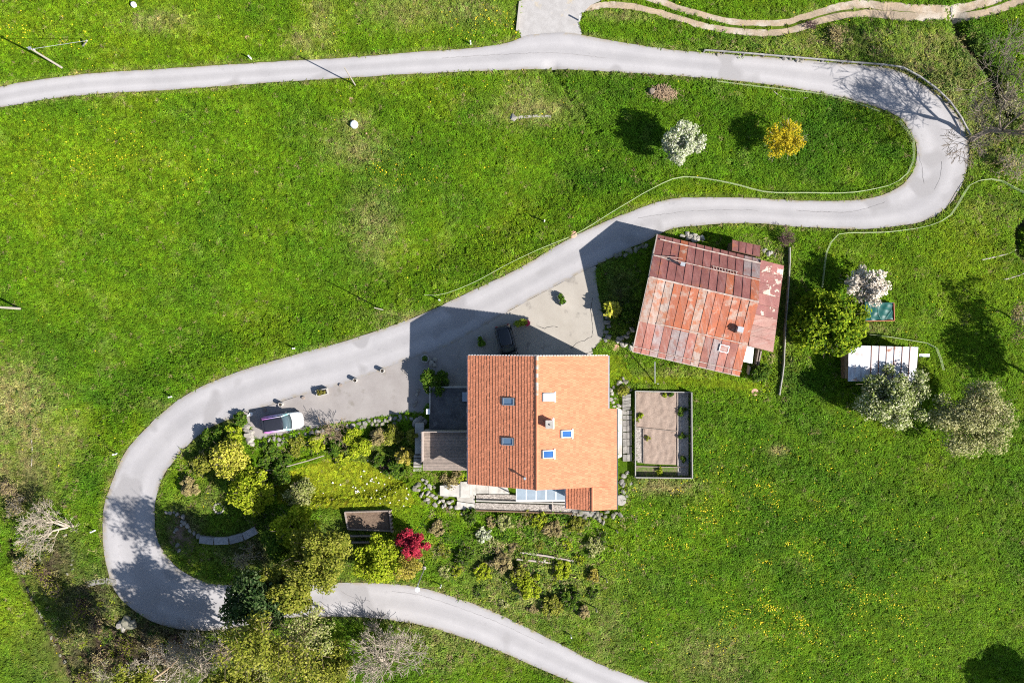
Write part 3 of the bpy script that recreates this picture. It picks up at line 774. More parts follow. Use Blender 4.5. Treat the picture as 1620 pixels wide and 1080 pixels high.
# ridge caps (short half-round tiles)
def ridge_caps(x, z, y0, y1, name="ridge_cap"):
    y = y1; k = 0
    while y > y0 + .05:
        m = M(); L = .40; ya = max(y0, y - L)
        pts = [(-.13, -.045), (-.08, .035), (0, .065), (.08, .035), (.13, -.05)]
        vs = [(x + p[0], y, z + p[1] - .0) for p in pts] + [(x + p[0] * 1.1, ya, z + p[1] * 1.1 + .012) for p in pts]
        m.add(vs, [(i, i + 1, 6 + i, 5 + i) for i in range(4)] + [tuple(range(4, -1, -1)), tuple(range(5, 10))])
        m.build(name, LICHEN if (y > -4.5 and rnd.random() < .75) else TILE, house)
        y -= L * .96; k += 1
LICHEN = surf("lichen_grey_tile", (.42, .36, .33), (.50, .22, .12), 2.5, .9, .2, 14, bumps=.1)
ridge_caps(XR, RZ + .03, YS, YN); ridge_caps(XR2, ZR2 + .03, YX, YS)
# pale mortar bedding along the north verge and west verge tiles
m = M()
for i in range(24):
    t = (i + .5) / 24; x = XR + (XW - XR) * t; m.box((x, YN + .035, zW(x) + .03), (.17, .10, .07), tilt=Matrix.Rotation(-math.atan(TW), 3, 'Y'))
for i in range(26):
    t = (i + .5) / 26; x = XR + (XE - XR) * t; m.box((x, YN + .03, zE(x) + .012), (.20, .07, .05), tilt=Matrix.Rotation(math.atan(TE), 3, 'Y'))
m.build("verge_mortar", MORTAR, house)
# fascia, gutters
m = M()
m.beam((XW - .05, YS, WZ - .10), (XW - .05, YN, WZ - .10), .13, .12); m.build("gutter", ZINC, house)
m = M(); m.beam((XE + .07, -6.08, zE(XE) - .10), (XE + .07, YN, zE(XE) - .10), .14, .12); m.build("gutter", ZINC, house)
m = M(); m.beam((XE2 + .07, YX, zE(XE2) - .10), (XE2 + .07, -6.12, zE(XE2) - .10), .12, .12); m.build("gutter", DARKMETAL, house)
m = M(); m.beam((XW2 - .05, YX, zW2(XW2) - .08), (XW2 - .05, YS - .25, zW2(XW2) - .08), .12, .11); m.build("gutter", ZINC, house)
# skylights
def skylight(px, py, side, wpx, hpx, pane, label):
    x = 0
    for _ in range(6):
        z = zW(x) if side < 0 else zE(x)
        p = W(px, py, z); x = p.x
    t = -TW if side > 0 else TW
    t = TW if side < 0 else -TE
    ang = math.atan(t); u = Vector((math.cos(ang), 0, math.sin(ang))); v = Vector((0, 1, 0)); n = u.cross(v).normalized()
    if n.z < 0: n = -n
    k = (H - z) / H / S; w = wpx * k / math.cos(ang); h = hpx * k; c = Vector((p.x, p.y, z)) + n * .03
    B = Matrix((u, v, n)).transposed()
    m = M(); fw = .08
    for a, b, sx, sy in ((0, h / 2 - fw / 2, w, fw), (0, -h / 2 + fw / 2, w, fw), (-w / 2 + fw / 2, 0, fw, h - 2 * fw - .004), (w / 2 - fw / 2, 0, fw, h - 2 * fw - .004)):
        m.box(c + u * a + v * b + n * .05, (sx, sy, .11), tilt=B)
    fr = m.build("skylight", ZINC if side < 0 else plain("skylight_frame", (.50, .51, .52), .4), house); tag(fr, label)
    m = M(); m.box(c + n * .045, (w - 2 * fw, h - 2 * fw, .03), tilt=B); m.build("pane", pane, fr)
    m = M(); m.box(c + u * (w / 2 + .07 if side > 0 else -w / 2 - .07) + n * .03, (.11, h + .22 if side > 0 else h, .05), tilt=B); m.build("apron_flashing", WHITE if side > 0 else ZINC, fr)
    m = M(); m.box(c + u * (-w / 2 - .05 if side > 0 else w / 2 + .05) + n * .02, (.09, h, .05), tilt=B); m.build("top_flashing", DARKMETAL, fr)
skylight(805, 635, -1, 17, 12, GREYGLASS, "grey framed skylight nearer the road")
skylight(804, 698, -1, 17, 12, GREYGLASS, "grey framed skylight nearer the lawn")
skylight(868, 628, 1, 18, 13, BLIND, "white framed skylight with its blind down")
skylight(896, 686, 1, 17, 12, BLUEGLASS, "white framed blue skylight farther down the slope")
skylight(867, 718, 1, 18, 13, BLUEGLASS, "white framed blue skylight near the ridge")
# chimney, vent pipe
cx = W(869, 671, 8.6)
m = M(); m.box((cx.x, cx.y, 8.15), (.62, .66, 1.2)); ch = m.build("chimney", PLASTER, house)
m = M(); m.box((cx.x, cx.y, 8.80), (.68, .72, .08)); m.build("chimney_cap", CONCRETE, ch)
m = M(); m.box((cx.x + .40, cx.y, 7.86), (.14, .95, .04), tilt=Matrix.Rotation(math.atan(TE), 3, 'Y')); m.build("chimney_flashing", WHITE, ch)
m = M(); m.tube((cx.x, cx.y, 8.846), (cx.x, cx.y, 8.90), .07, .07, 12); m.build("flue_pot", DARKMETAL, ch)
vx = W(830, 756, 8.0)
m = M(); m.tube((vx.x, vx.y, zW(vx.x) - .05), (vx.x, vx.y, zW(vx.x) + .45), .08, .08, 10); m.tube((vx.x, vx.y, zW(vx.x) + .45), (vx.x, vx.y, zW(vx.x) + .52), .15, .10, 10)
m.build("vent_pipe", ZINC, house)
# windows and door on the walls (seen only from lower viewpoints)
def wall_window(c, axis, w=1.0, h=1.3):
    m = M(); d = (w, .10, h) if axis == 'y' else (.10, w, h)
    m.box(c, d); f = m.build("window", DARKWOOD, house)
    m = M(); d2 = (w - .16, .13, h - .16) if axis == 'y' else (.13, w - .16, h - .16); m.box(c, d2); m.build("pane", GLASS, f)
    m = M(); cc = (c[0], c[1], c[2] - h / 2 - .05); m.box(cc, (w + .2, .24, .06) if axis == 'y' else (.24, w + .2, .06)); m.build("sill", CONCRETE, f)
for x in (-1.6, 1.2, 6.2): wall_window((x, YN - .35, 3.9), 'y')
for x in (-1.6, 4.4): wall_window((x, YN - .35, 1.2), 'y')
for y in (-3.2, -9.0, -11.2): wall_window((XW + .5, y, 3.9), 'x')
for y in (-2.8, -4.6): wall_window((XE - .45, y, 3.9), 'x')
for y in (-8.2, -10.8, -13.4): wall_window((XE2 - .4, y, 3.6), 'x')
for x in (-2.2, .2): wall_window((x, YS + .45, 3.7), 'y')
m = M(); m.box((1.4, YN - .35, 1.0), (1.1, .12, 2.1)); d = m.build("door", DARKWOOD, house)
m = M(); m.box((1.8, YN - .26, 1.0), (.05, .08, .14)); m.build("handle", DARKMETAL, d)

# ------------------------------------------------------------------ garage annex with flat roof, timber deck
def pxrect(a, b, z): return [W(a[0], a[1], z), W(b[0], a[1], z), W(b[0], b[1], z), W(a[0], b[1], z)]
az = 1.35
annex = thing("garage_annex", "flat dark felt roofed garage annex in the shade beside the farmhouse", "garage", tuple(W(710, 645, -.2)))
q = pxrect((679, 611), (747, 679), az)
x0, y1, x1, y0 = q[0].x, q[0].y, XW + .48, q[2].y
m = M(); m.prism([(x0 + .05, y0), (x1, y0), (x1, y1 - .05), (x0 + .05, y1 - .05)], -1.6, az - .13); m.build("wall", PLASTER, annex)
m = M(); m.prism([(x0, y0), (x1, y0), (x1, y1), (x0, y1)], az - .128, az); m.build("flat_roof", BITUMEN, annex)
m = M(); m.beam((x0 + .07, y0 + 1.6, az + .06), (x0 + .07, y1, az + .06), .14, .13); m.beam((x0 + .142, y1 - .07, az + .058), (x1, y1 - .07, az + .058), .14, .13)
m.build("kerb", CONCRETE, annex)
m = M(); m.box((x1 - .75, y1 - 1.0, az + .12), (1.0, .9, .24)); hb = m.build("hatch_box", plain("blue_grey_hatch", (.25, .29, .36), .5), annex)
m = M(); m.box((x0 - .08, y0 + 1.75, az + .1), (.35, .5, .5)); m.build("vent_box", WHITE, annex)
m = M(); m.box((x0 + .03, (y0 + y1) / 2 + .3, .3), (.1, 2.4, 1.9)); m.build("garage_door", GREYWOOD, annex)
dz = 1.95
deck = thing("timber_deck", "weathered timber deck raised beside the farmhouse above the garden steps", "deck", tuple(W(705, 712, -.5)))
q = pxrect((669, 681), (745, 744), dz); dx0, dy1, dx1, dy0 = q[0].x, q[0].y, XW + .48, q[2].y
npl = 27; pw = (dy1 - dy0) / npl
for i in range(npl):
    m = M(); e = rnd.uniform(-.02, .02)
    m.box(((dx0 + dx1) / 2 + e / 2, dy0 + (i + .5) * pw, dz - .02 + rnd.uniform(-.004, .004)), (dx1 - dx0 - abs(e), pw - .018, .035)); m.build("plank", GREYWOOD, deck)
m = M(); m.prism([(dx0 + .1, dy0 + .1), (dx1, dy0 + .1), (dx1, dy1 - .003), (dx0 + .1, dy1 - .003)], -2.0, dz - .045); m.build("base_wall", CONCRETE, deck)
PALEWOOD = surf("sun_bleached_wood", (.38, .32, .28), (.30, .25, .22), 4, .9, .15, 20)
m = M(); m.beam((dx0 + .05, dy0 + 1.0, dz + .5), (dx0 + .05, dy1, dz + .5), .12, 1.0); m.build("parapet", PALEWOOD, deck)
m = M(); m.beam((dx0 + .112, dy1 - .05, dz + .3), (dx1, dy1 - .05, dz + .3), .08, .6); m.build("parapet", PALEWOOD, deck)
for i in range(5):
    m = M(); yy = dy0 + 1.0 + i * (dy1 - dy0 - 1.1) / 4; m.box((dx0 - .055, yy, dz + .42), (.08, .08, 1.05)); m.build("post", GREYWOOD, deck)
# garden steps west of the deck
steps = thing("garden_steps", "pale stone steps running down beside the timber deck", "steps", tuple(G(662, 735)))
for i in range(6):
    a = W(661 - i * .2, 722 + i * 5.2, 1.0 - .28 * i); m = M(); m.box((a.x, a.y, a.z - .6), (.78, .25, 1.2)); m.build("step", PALESTONE, steps)
m = M(); a = W(662, 694, 1.2); m.box((a.x + .05, a.y, .2), (.85, 3.0, 1.5)); m.build("landing", CONCRETE, steps)

# ------------------------------------------------------------------ south side: terrace, gravel beds, glass canopy, stairs
terr = thing("south_terrace", "white concrete terrace strip along the south wall of the farmhouse", "terrace", tuple(W(770, 778, -.4)))
def slabpx(m, pts, z, th=.2):
    P = [W(p[0], p[1], z) for p in pts]; m.prism([(p.x, p.y) for p in P], z - th, z)
m = M(); slabpx(m, [(696, 768), (728, 766), (728, 786), (696, 784)], .25, 1.2); m.build("slab", WHITECONC, terr)
m = M(); slabpx(m, [(728.4, 762), (743, 762), (743, 787), (728.4, 787)], .33, 1.2); m.build("slab", WHITECONC, terr)
m = M(); slabpx(m, [(743.4, 760), (748, 760), (748, 785), (743.4, 785)], .20, 1.2); m.build("step", WHITECONC, terr)
m = M(); slabpx(m, [(748.4, 760), (753, 760), (753, 783), (748.4, 783)], .05, 1.2); m.build("step", WHITECONC, terr)
m = M(); slabpx(m, [(753.4, 760), (773, 760), (773, 780), (753.4, 780)], .0, .8); m.build("slab", WHITECONC, terr)
m = M(); slabpx(m, [(773.4, 760), (800, 762), (806, 781), (773.4, 781)], -.03, .8); m.build("slab", WHITECONC, terr)
m = M(); slabpx(m, [(722, 784), (751, 784), (751, 796), (724, 792)], -.08, .8); m.build("landing", CONCRETE, terr)
m = M(); slabpx(m, [(723, 793), (751, 797), (751, 804), (722, 806)], -.2, .8); m.build("landing", WHITECONC, terr)
bed = thing("gravel_terrace", "long narrow gravel terraces held by low walls below the south wall", "terrace", tuple(W(830, 797, -.7)))
m = M(); slabpx(m, [(753, 781.5), (895, 784), (896, 794), (753, 790)], -.12, .9); m.build("gravel_bed", GRAVELMIX, bed)
m = M(); slabpx(m, [(752, 795), (898, 799), (918, 803), (917, 811), (752, 805.5)], -.24, .9); m.build("gravel_bed", GRAVELMIX, bed)
m = M()
for a, b in (((753, 791), (896, 795.5)), ):
    m.beam(W(a[0], a[1], -.12), W(b[0], b[1], -.12), .14, .5)
m.build("retaining_wall", CONCRETE, bed)
m = M(); m.beam(W(752, 806.5, -.30), W(917, 812, -.30), .12, .45); m.build("retaining_wall", DARKWOOD, bed)
m = M(); m.beam(W(874, 792, -.05), W(874, 807, -.15), .12, .30); m.build("divider", PALEWOOD, bed)
swall = thing("stone_wall", "low rough stone wall below the small red annex roof", "wall", tuple(W(945, 815, -1)))
def rocks(parent, pts, size, mat, name="stone", jit=.12, zoff=0.0, flatn=.7, zf=None):
    for (px, py) in pts:
        g = G(px, py) if zf is None else W(px, py, zf)
        s = size * rnd.uniform(.75, 1.25)
        ob = bpy.data.objects.new(name, rnd.choice(ROCKS[mat.name])); COL.objects.link(ob)
        o = Vector(ORG[parent.name]); ob.parent = parent
        ob.location = Vector((g.x + rnd.uniform(-jit, jit), g.y + rnd.uniform(-jit, jit), g.z + zoff)) - o
        ob.scale = (s, s * rnd.uniform(.6, .9), s * flatn); ob.rotation_euler = (rnd.uniform(-.2, .2), rnd.uniform(-.2, .2), rnd.uniform(0, 3.14))
import bmesh
ROCKS = {}
def rock_set(mat):
    ls = []
    for k in range(6):
        bm = bmesh.new(); r = random.Random(k + 3)
        for _ in range(22):
            v = Vector((r.gauss(0, 1), r.gauss(0, 1), r.gauss(0, 1))).normalized()
            mx = max(abs(v.x), abs(v.y), abs(v.z)); v = v.lerp(v / mx, .6) * r.uniform(.42, .54)
            bm.verts.new(v)
        res = bmesh.ops.convex_hull(bm, input=bm.verts[:])
        bmesh.ops.delete(bm, geom=list({g for g in res['geom_interior'] + res['geom_unused'] if isinstance(g, bmesh.types.BMVert)}), context='VERTS')
        me = bpy.data.meshes.new("rock"); bm.to_mesh(me); bm.free(); me.materials.append(mat); ls.append(me)
    ROCKS[mat.name] = ls
rock_set(STONE); rock_set(PALESTONE)
DIRTYSTONE = surf("mossy_stone", (.19, .175, .14), (.13, .13, .09), 2.5, .95, .25, 12, obj=.2, bumps=.5); rock_set(DIRTYSTONE)
m = M(); slabpx(m, [(905, 808), (948, 809), (948, 818), (905, 815)], -.12, .9); m.build("coping", STONE, swall)
rocks(swall, [(906 + i * 7, 811 + (i % 2) * 4) for i in range(12)] + [(944 + i * 3, 815 + i * 4) for i in range(4)], .5, DIRTYSTONE, zf=-.15)
steph = thing("rock_steps", "jumble of pale rock steps between the garden lawn and the white terrace", "steps", tuple(G(690, 775)))
rocks(steph, [(668, 757), (672, 763), (678, 766), (672, 772), (679, 778), (684, 783), (668, 779), (664, 784), (676, 788), (690, 788), (700, 790), (708, 793), (716, 790), (690, 797), (700, 801), (712, 800), (682, 742), (690, 741), (722, 803), (730, 812), (738, 808), (752, 808), (675, 760), (681, 773), (695, 793), (705, 797)], .46, PALESTONE, zoff=.15)
rocks(steph, [(660, 765), (656, 772), (663, 775), (686, 770), (694, 779), (704, 785), (680, 795), (672, 790)], .55, DIRTYSTONE, zoff=.1)
cz = 2.5
can = thing("glass_canopy", "white framed glass canopy under the south edge of the tiled roof", "canopy", tuple(W(856, 782, 0)))
a = W(817, 772, cz); b = W(895, 791, cz)
for i in range(6):
    m = M(); x = a.x + (b.x - a.x) * i / 5; m.beam((x, a.y + 1.1, cz + .25), (x, b.y, cz - .06), .075, .09); m.build("rafter", WHITE, can)
m = M(); m.beam((a.x - .04, b.y - .05, cz - .07), (b.x + .04, b.y - .05, cz - .07), .11, .13); m.build("front_beam", WHITE, can)
CANGLASS = glass_mat("milky_canopy_glass", (.26, .31, .36), .12)
for i in range(5):
    xa = a.x + (b.x - a.x) * i / 5 + .04; xb = a.x + (b.x - a.x) * (i + 1) / 5 - .04
    m = M(); m.slab([(xa, a.y + 1.1, cz + .27), (xb, a.y + 1.1, cz + .27), (xb, b.y, cz - .02), (xa, b.y, cz - .02)], .02); m.build("pane", CANGLASS, can)
for x in (a.x, b.x):
    m = M(); m.box((x, b.y - .05, (cz - 1.0) / 2 - .18), (.09, .09, cz + .72)); m.build("post", WHITE, can)

# east side path and rockery
ep = thing("paved_path", "narrow pale slab path between the farmhouse and the vegetable garden", "path", tuple(W(988, 690, 0)))
pz = -.06
m = M(); slabpx(m, [(975, 644), (985, 648), (984, 722), (975, 726)], pz - .02, .5); m.build("slab", WHITECONC, ep)
rows = [649, 656, 664, 673, 683, 694, 706, 718, 730]
for i in range(len(rows) - 1):
    for (xa, xb) in ((985.6, 991.5), (992.2, 999.5)):
        j = rnd.uniform(-1, 1)
        m = M(); slabpx(m, [(xa, rows[i] + .5), (xb, rows[i] + .5 + j), (xb, rows[i + 1] - .5 + j), (xa, rows[i + 1] - .5)], pz + rnd.uniform(-.02, .03), .3); m.build("slab", STONE, ep)
for i in range(5):
    m = M(); slabpx(m, [(985, 625 + i * 5), (998, 623 + i * 5), (998, 627.5 + i * 5), (985, 629.5 + i * 5)], pz + .5 - .1 * i, .6); m.build("step", STONE, ep)
rk = thing("rockery", "curved pale stone rockery at the farmhouse corner beside the mown grass", "rockery", tuple(G(975, 610)))
rocks(rk, [(986, 600), (982, 604), (977, 608), (972, 612), (968, 617), (966, 623), (966, 630), (968, 637), (973, 641), (979, 642), (984, 640)], .48, PALESTONE, zoff=.12)
rocks(rk, [(990, 606), (985, 611), (980, 616), (976, 622), (974, 630), (994, 612), (998, 618), (990, 620)], .5, DIRTYSTONE, zoff=.08)
rocks(rk, [(984, 775 - 15), (988, 768), (985, 778), (990, 785), (983, 790), (993, 776), (996, 765), (987, 752), (992, 748)], .5, STONE, zoff=.08)
g = G(982, 790); m = M(); m.lathe((g.x, g.y, g.z), [(.55, -.2), (.55, .22), (.5, .28), (0, .29)], 18)
tag(m.build("stone_trough", PALESTONE, None, (g.x, g.y, g.z)), "round pale stone disc beside the south east corner of the farmhouse", "stone")

# ------------------------------------------------------------------ vegetable garden
vg = thing("vegetable_garden", "fenced vegetable garden with raked brown soil beds east of the farmhouse", "garden bed", tuple(G(1047, 685)))
vz = tz1(*G(1047, 685)[:2]) 
def gz2(m, pts, dz, th=.3):
    P = GA(pts); m.prism([(p.x, p.y) for p in P], [p.z - th for p in P], [p.z + dz for p in P])
def soilbed(pts, name, dz):
    P = GA(pts); q = [np.array(p) for p in P]; V = []; F = []; nu, nv = 26, 40
    for i in range(nu + 1):
        for j in range(nv + 1):
            u, v = i / nu, j / nv
            p = (q[0] * (1 - u) + q[1] * u) * (1 - v) + (q[3] * (1 - u) + q[2] * u) * v
            e = 0 if i in (0, nu) or j in (0, nv) else 1
            h = e * (.018 * math.sin(u * nu * 1.15 + math.sin(v * 7) * 1.5) + .12 * (float(fbm(p[0] * 4.5, p[1] * 2.2, 77)) - .3))
            V.append((p[0], p[1], p[2] + dz + h))
    for i in range(nu):
        for j in range(nv):
            a = i * (nv + 1) + j; F.append((a, a + nv + 1, a + nv + 2, a + 1)[::-1])
    return npmesh(name, V, F, SOILM, vg, smooth=True)
soilbed([(1005, 619), (1071, 620), (1071, 681), (1005, 674)], "soil_bed", .08)
soilbed([(1018, 676), (1071, 682), (1070, 735), (1019, 733)], "soil_bed", .07)
m = M(); gz2(m, [(1004, 675), (1017, 677), (1017, 732), (1004, 731)], .02); m.build("gravel_strip", GRAVELMIX, vg)
m = M(); gz2(m, [(1072, 620), (1089, 620), (1089, 752), (1072, 752)], .03); m.build("gravel_strip", surf("grey_path_gravel", (.25, .23, .21), (.33, .31, .29), 5, .95, .4, 9), vg)
m = M(); gz2(m, [(1004, 738), (1071.5, 738), (1071.5, 752), (1004, 752)], .03); m.build("weed_strip", surf("weedy_soil", (.08, .13, .02), (.14, .11, .07), 3, .95, .4, 8), vg)
RAIL = plain("grey_rail", (.24, .23, .215), .7)
NET = plain("dark_fence_panel", (.05, .055, .05), .8)
cs = [(1004, 618), (1091, 620), (1092, 754), (1004, 753)]
C4 = GA(cs)
for i in range(4):
    A, B = C4[i], C4[(i + 1) % 4]
    hh = [.45, .95, .75, .55][i]
    m = M(); m.beam(A + Vector((0, 0, hh)), B + Vector((0, 0, hh)), .10, .08); m.build("top_rail", RAIL, vg)
    m = M(); m.beam(A + Vector((0, 0, hh / 2 - .05)), B + Vector((0, 0, hh / 2 - .05)), .03, hh - .1); m.build("fence_panel", NET, vg)
    nseg = max(2, int((B - A).length / 1.6))
    for k in range(nseg):
        p = A.lerp(B, k / nseg); m = M(); m.box((p.x, p.y, p.z + hh / 2), (.09, .09, hh + .12)); m.build("post", RAIL, vg)
for a, b in (((1005, 675), (1071, 682)), ((1005, 737), (1090, 739)), ((1017.5, 678), (1018, 732)), ((1071.5, 621), (1071.5, 736))):
    P, Q = G(*a), G(*b); m = M(); m.beam(P + Vector((0, 0, .08)), Q + Vector((0, 0, .08)), .07, .16); m.build("edging_board", GREYWOOD, vg)

# ================================================================== the barn
def sheetmat(name, c1, c2, c3, s3=.9, lo3=.5, hi3=.56, sc=(.40, .33, .29), sa=.5, rot=-.23):
    return surf(name, c1, c2, 1.1, .65, .2, 9, c3=c3, scale3=s3, lo3=lo3, hi3=hi3, obj=.16, bumps=.12, spec=.3, streak=(sc, sa, (0, 0, rot)[2]))
SH_MAROON = sheetmat("maroon_roof_sheet", (.185, .068, .060), (.235, .092, .078), (.30, .105, .055), .7, .58, .70, (.29, .17, .155), .45)
SH_ORANGE = sheetmat("orange_rust_sheet", (.34, .098, .042), (.28, .090, .050), (.34, .235, .185), 1.0, .55, .66, (.33, .24, .20), .6)
SH_SALMON = sheetmat("salmon_roof_sheet", (.30, .120, .088), (.25, .098, .076), (.34, .26, .235), .8, .55, .70, (.36, .29, .265), .65)
SH_PALE = sheetmat("bleached_rust_sheet", (.34, .265, .225), (.30, .175, .125), (.33, .125, .065), 1.4, .50, .62, (.38, .34, .31), .6)
SH_GREY = sheetmat("greyed_red_sheet", (.25, .165, .155), (.29, .235, .225), (.26, .11, .085), 1.0, .54, .66, (.36, .32, .31), .6)
SH_WORN = sheetmat("worn_maroon_sheet", (.235, .088, .074), (.21, .076, .070), (.50, .41, .33), 1.3, .54, .58, (.30, .18, .16), .4, 1.34)
SH_BROWN = sheetmat("brown_red_sheet", (.265, .135, .112), (.29, .16, .13), (.24, .095, .075), 1.0, .55, .65, (.33, .25, .22), .5, 1.34)
barn = thing("barn", "old barn with rusty red and orange sheet metal gable roof and chimney", "barn", tuple(W(1110, 480, 0)))
bN = (W(1040, 371, 3.2), W(1203, 410, 3.2)); bR = (W(1027, 438, 5.3), W(1200, 478, 5.3)); bS = (W(1001, 556, 2.55), W(1170, 595, 2.55))
bE = (W(1240, 420, 3.3), W(1223, 557, 2.9))         # outer edge of the east lean-to
def lerp4(q, u, v): return (q[0].lerp(q[1], u)).lerp(q[3].lerp(q[2], u), v)
def sheets(q, cols, vs, pick, lip=True, gap=.012):
    nrm = (q[1] - q[0]).cross(q[3] - q[0]).normalized()
    if nrm.z < 0: nrm = -nrm
    for i in range(cols):
        for k in range(len(vs) - 1):
            u0, u1 = i / cols, (i + 1) / cols; v0, v1 = vs[k], vs[k + 1]
            lift = nrm * (.02 + .03 * (len(vs) - 2 - k) + rnd.uniform(0, .012))
            du = gap / (q[1] - q[0]).length
            P = [lerp4(q, u0 + du, v0) , lerp4(q, u1 - du, v0), lerp4(q, u1 - du, min(1, v1 + .012)), lerp4(q, u0 + du, min(1, v1 + .012))]
            tw = nrm * rnd.uniform(-.012, .012)
            P = [P[0] + lift + tw, P[1] + lift - tw, P[2] + lift + tw, P[3] + lift - tw]
            m = M(); m.slab(P, .012)
            if lip:
                a, b = P[0], P[3]; m.beam(a + nrm * .02, b + nrm * .02, .035, .045, up=nrm)
            m.build("roof_sheet", pick(i, k), barn)
qN = [bR[0], bR[1], bN[1], bN[0]]; qS = [bR[0], bR[1], bS[1], bS[0]]
sheets(qN, 13, [0, .52, 1.0], lambda i, k: SH_ORANGE if (k == 1 and i in (3,)) or (k == 0 and i in (9, 12)) else (SH_GREY if k == 1 and i > 10 else SH_MAROON))
def pickS(i, k):
    if k == 0: return [SH_PALE, SH_PALE, SH_PALE, SH_ORANGE, SH_ORANGE, SH_ORANGE, SH_PALE, SH_ORANGE, SH_ORANGE, SH_ORANGE, SH_ORANGE, SH_ORANGE, SH_ORANGE][i]
    return [SH_SALMON, SH_SALMON, SH_GREY, SH_SALMON, SH_GREY, SH_GREY, SH_SALMON, SH_PALE, SH_SALMON, SH_GREY, SH_SALMON, SH_SALMON, SH_ORANGE][i]
sheets(qS, 13, [0, .57, 1.0], pickS)
# east lean-to
le0 = bN[1].lerp(bR[1], .05) + Vector((.03, -.02, -.02)); le1 = bS[1].lerp(bR[1], .33) + Vector((.10, 0, .05))
qE = [W(1203.5, 411, 3.45), W(1184, 547, 3.3), W(1223, 557, 2.9), W(1240, 420, 3.05)]
lm = [SH_WORN, SH_WORN, SH_WORN, SH_MAROON, SH_WORN, SH_BROWN, SH_BROWN, SH_BROWN]
sheets(qE, 8, [0, .5, 1.0], lambda i, k: lm[i], lip=False)
# small north porch roof
qP = [W(1158, 396, 2.75), W(1202, 406, 2.75), W(1203, 389, 2.3), W(1158.5, 379.5, 2.3)]
sheets(qP, 4, [0, 1.0], lambda i, k: SH_MAROON)
# deck below the sheets so nothing shows through, walls
m = M()
for q in (qN, qS, qE, qP):
    m.slab([p - Vector((0, 0, .045)) for p in q], .09)
m.build("roof_boards", DARKWOOD, barn)
BARNWALL = surf("rough_barn_plaster", (.46, .42, .37), (.36, .33, .29), 1.2, .95, .2, 8)
def inset(a, b, t): return a.lerp(b, t)
cN0 = bN[0].lerp(bS[1], .035); cN1 = bN[1].lerp(bS[0], .035); cS0 = bS[0].lerp(bN[1], .045); cS1 = bS[1].lerp(bN[0], .045)
rW = bR[0].lerp(bR[1], .03); rE = bR[1].lerp(bR[0], .03); dzv = Vector((0, 0, -.16))
m = M(); zb2 = -.9
def low(p): return Vector((p.x, p.y, zb2))
nW, nE, sW, sE = [p + dzv for p in (cN0, cN1, cS0, cS1)]; nW.z += .12; nE.z += .12; sW.z += .12; sE.z += .12; rw, re = rW + dzv, rE + dzv
vs = [low(nW), low(nE), low(sE), low(sW), nW, nE, sE, sW, rw, re]
m.add(vs, [(0, 1, 5, 4), (2, 3, 7, 6), (1, 2, 6, 9, 5), (3, 0, 4, 8, 7), (4, 5, 9, 8), (8, 9, 6, 7), (3, 2, 1, 0)])
m.build("wall", BARNWALL, barn)
lo = [W(1203.5, 411, 3.2), W(1184, 547, 3.0), W(1221, 554, 2.6), W(1237, 423, 2.8)]
m = M(); m.prism([(p.x, p.y) for p in lo], -.9, [2.9, 2.75, 2.6, 2.6][::1] if False else 2.62); m.build("lean_to_wall", surf("barn_boards", (.20, .14, .10), (.26, .19, .14), 3, .9, .25, 12), barn)
lo = [W(1160, 395, 2.5), W(1200, 405, 2.5), W(1201, 391, 2.2), W(1160, 382, 2.2)]
m = M(); m.prism([(p.x, p.y) for p in lo], -.6, 2.12); m.build("porch_wall", DARKWOOD, barn)
PALELINE = surf("flaked_paint_bar", (.44, .38, .33), (.30, .19, .155), 3, .8, .2, 12)
m = M(); m.beam(bR[0] + Vector((0, 0, .10)), bR[1] + Vector((0, 0, .10)), .15, .07); m.build("ridge_cap", PALELINE, barn)
def barbar(q, v, w=.07, off=.13, a=0.0, b=1.0, name="snow_guard"):
    P, Q = lerp4(q, a, v), lerp4(q, b, v); nn = Vector((0, 0, off)); m = M(); m.beam(P + nn, Q + nn, w, .06)
    for k in range(9):
        p = P.lerp(Q, k / 8); m.box((p.x, p.y, p.z + off / 2), (.05, .12, off))
    m.build(name, PALELINE, barn)
barbar(qN, .50); barbar(qN, .90, .11, .13, .03, 1); barbar(qS, .565, .08, .12, .15, .95); barbar(qS, .93, .06, .11, .0, 1)
m = M(); m.beam(bS[0].lerp(bS[1], .0) + Vector((0, 0, -.02)), bS[1] + Vector((0, 0, -.02)), .10, .12); m.build("eave_board", PALEWOOD, barn)
m = M(); m.beam(bR[0] + Vector((-.03, 0, .02)), bS[0] + Vector((-.03, 0, .02)), .10, .12); m.beam(bR[0] + Vector((-.03, .0, .02)), bN[0] + Vector((-.03, 0, .02)), .10, .12); m.build("verge_board", PALEWOOD, barn)
# chimneys and roof hatch
bc = W(1170, 523, 4.6); m = M(); R15 = math.radians(-13)
m.box((bc.x, bc.y, 4.1), (.55, .5, 1.4), R15); ch = m.build("chimney", surf("old_brick", (.33, .15, .10), (.42, .36, .32), 3, .9, .25, 12), barn)
m = M(); m.box((bc.x - .05, bc.y - .02, 4.86), (.62, .10, .10), R15); m.box((bc.x + .02, bc.y + .28, 4.84), (.66, .10, .10), R15); m.box((bc.x + .0, bc.y + .12, 4.95), (.55, .5, .05), R15); m.build("chimney_cap", ZINC, ch)
m = M(); m.beam(W(1158, 512, 3.9), W(1188, 519, 3.9), .07, .10); m.build("chimney_flashing", PALELINE, ch)
bv = W(1080, 418, 5.2); m = M(); m.tube((bv.x, bv.y, 4.6), (bv.x, bv.y, 5.25), .14, .14, 10); m.box((bv.x, bv.y, 5.3), (.42, .34, .06), R15); m.build("vent_pipe", ZINC, barn)
m = M(); m.beam(W(1036, 404, 4.35), W(1080, 409, 4.55), .05, .05); m.beam(W(1036, 404, 4.35), W(1075, 417, 4.8), .05, .05); m.build("cable_bracket", PALELINE, barn)
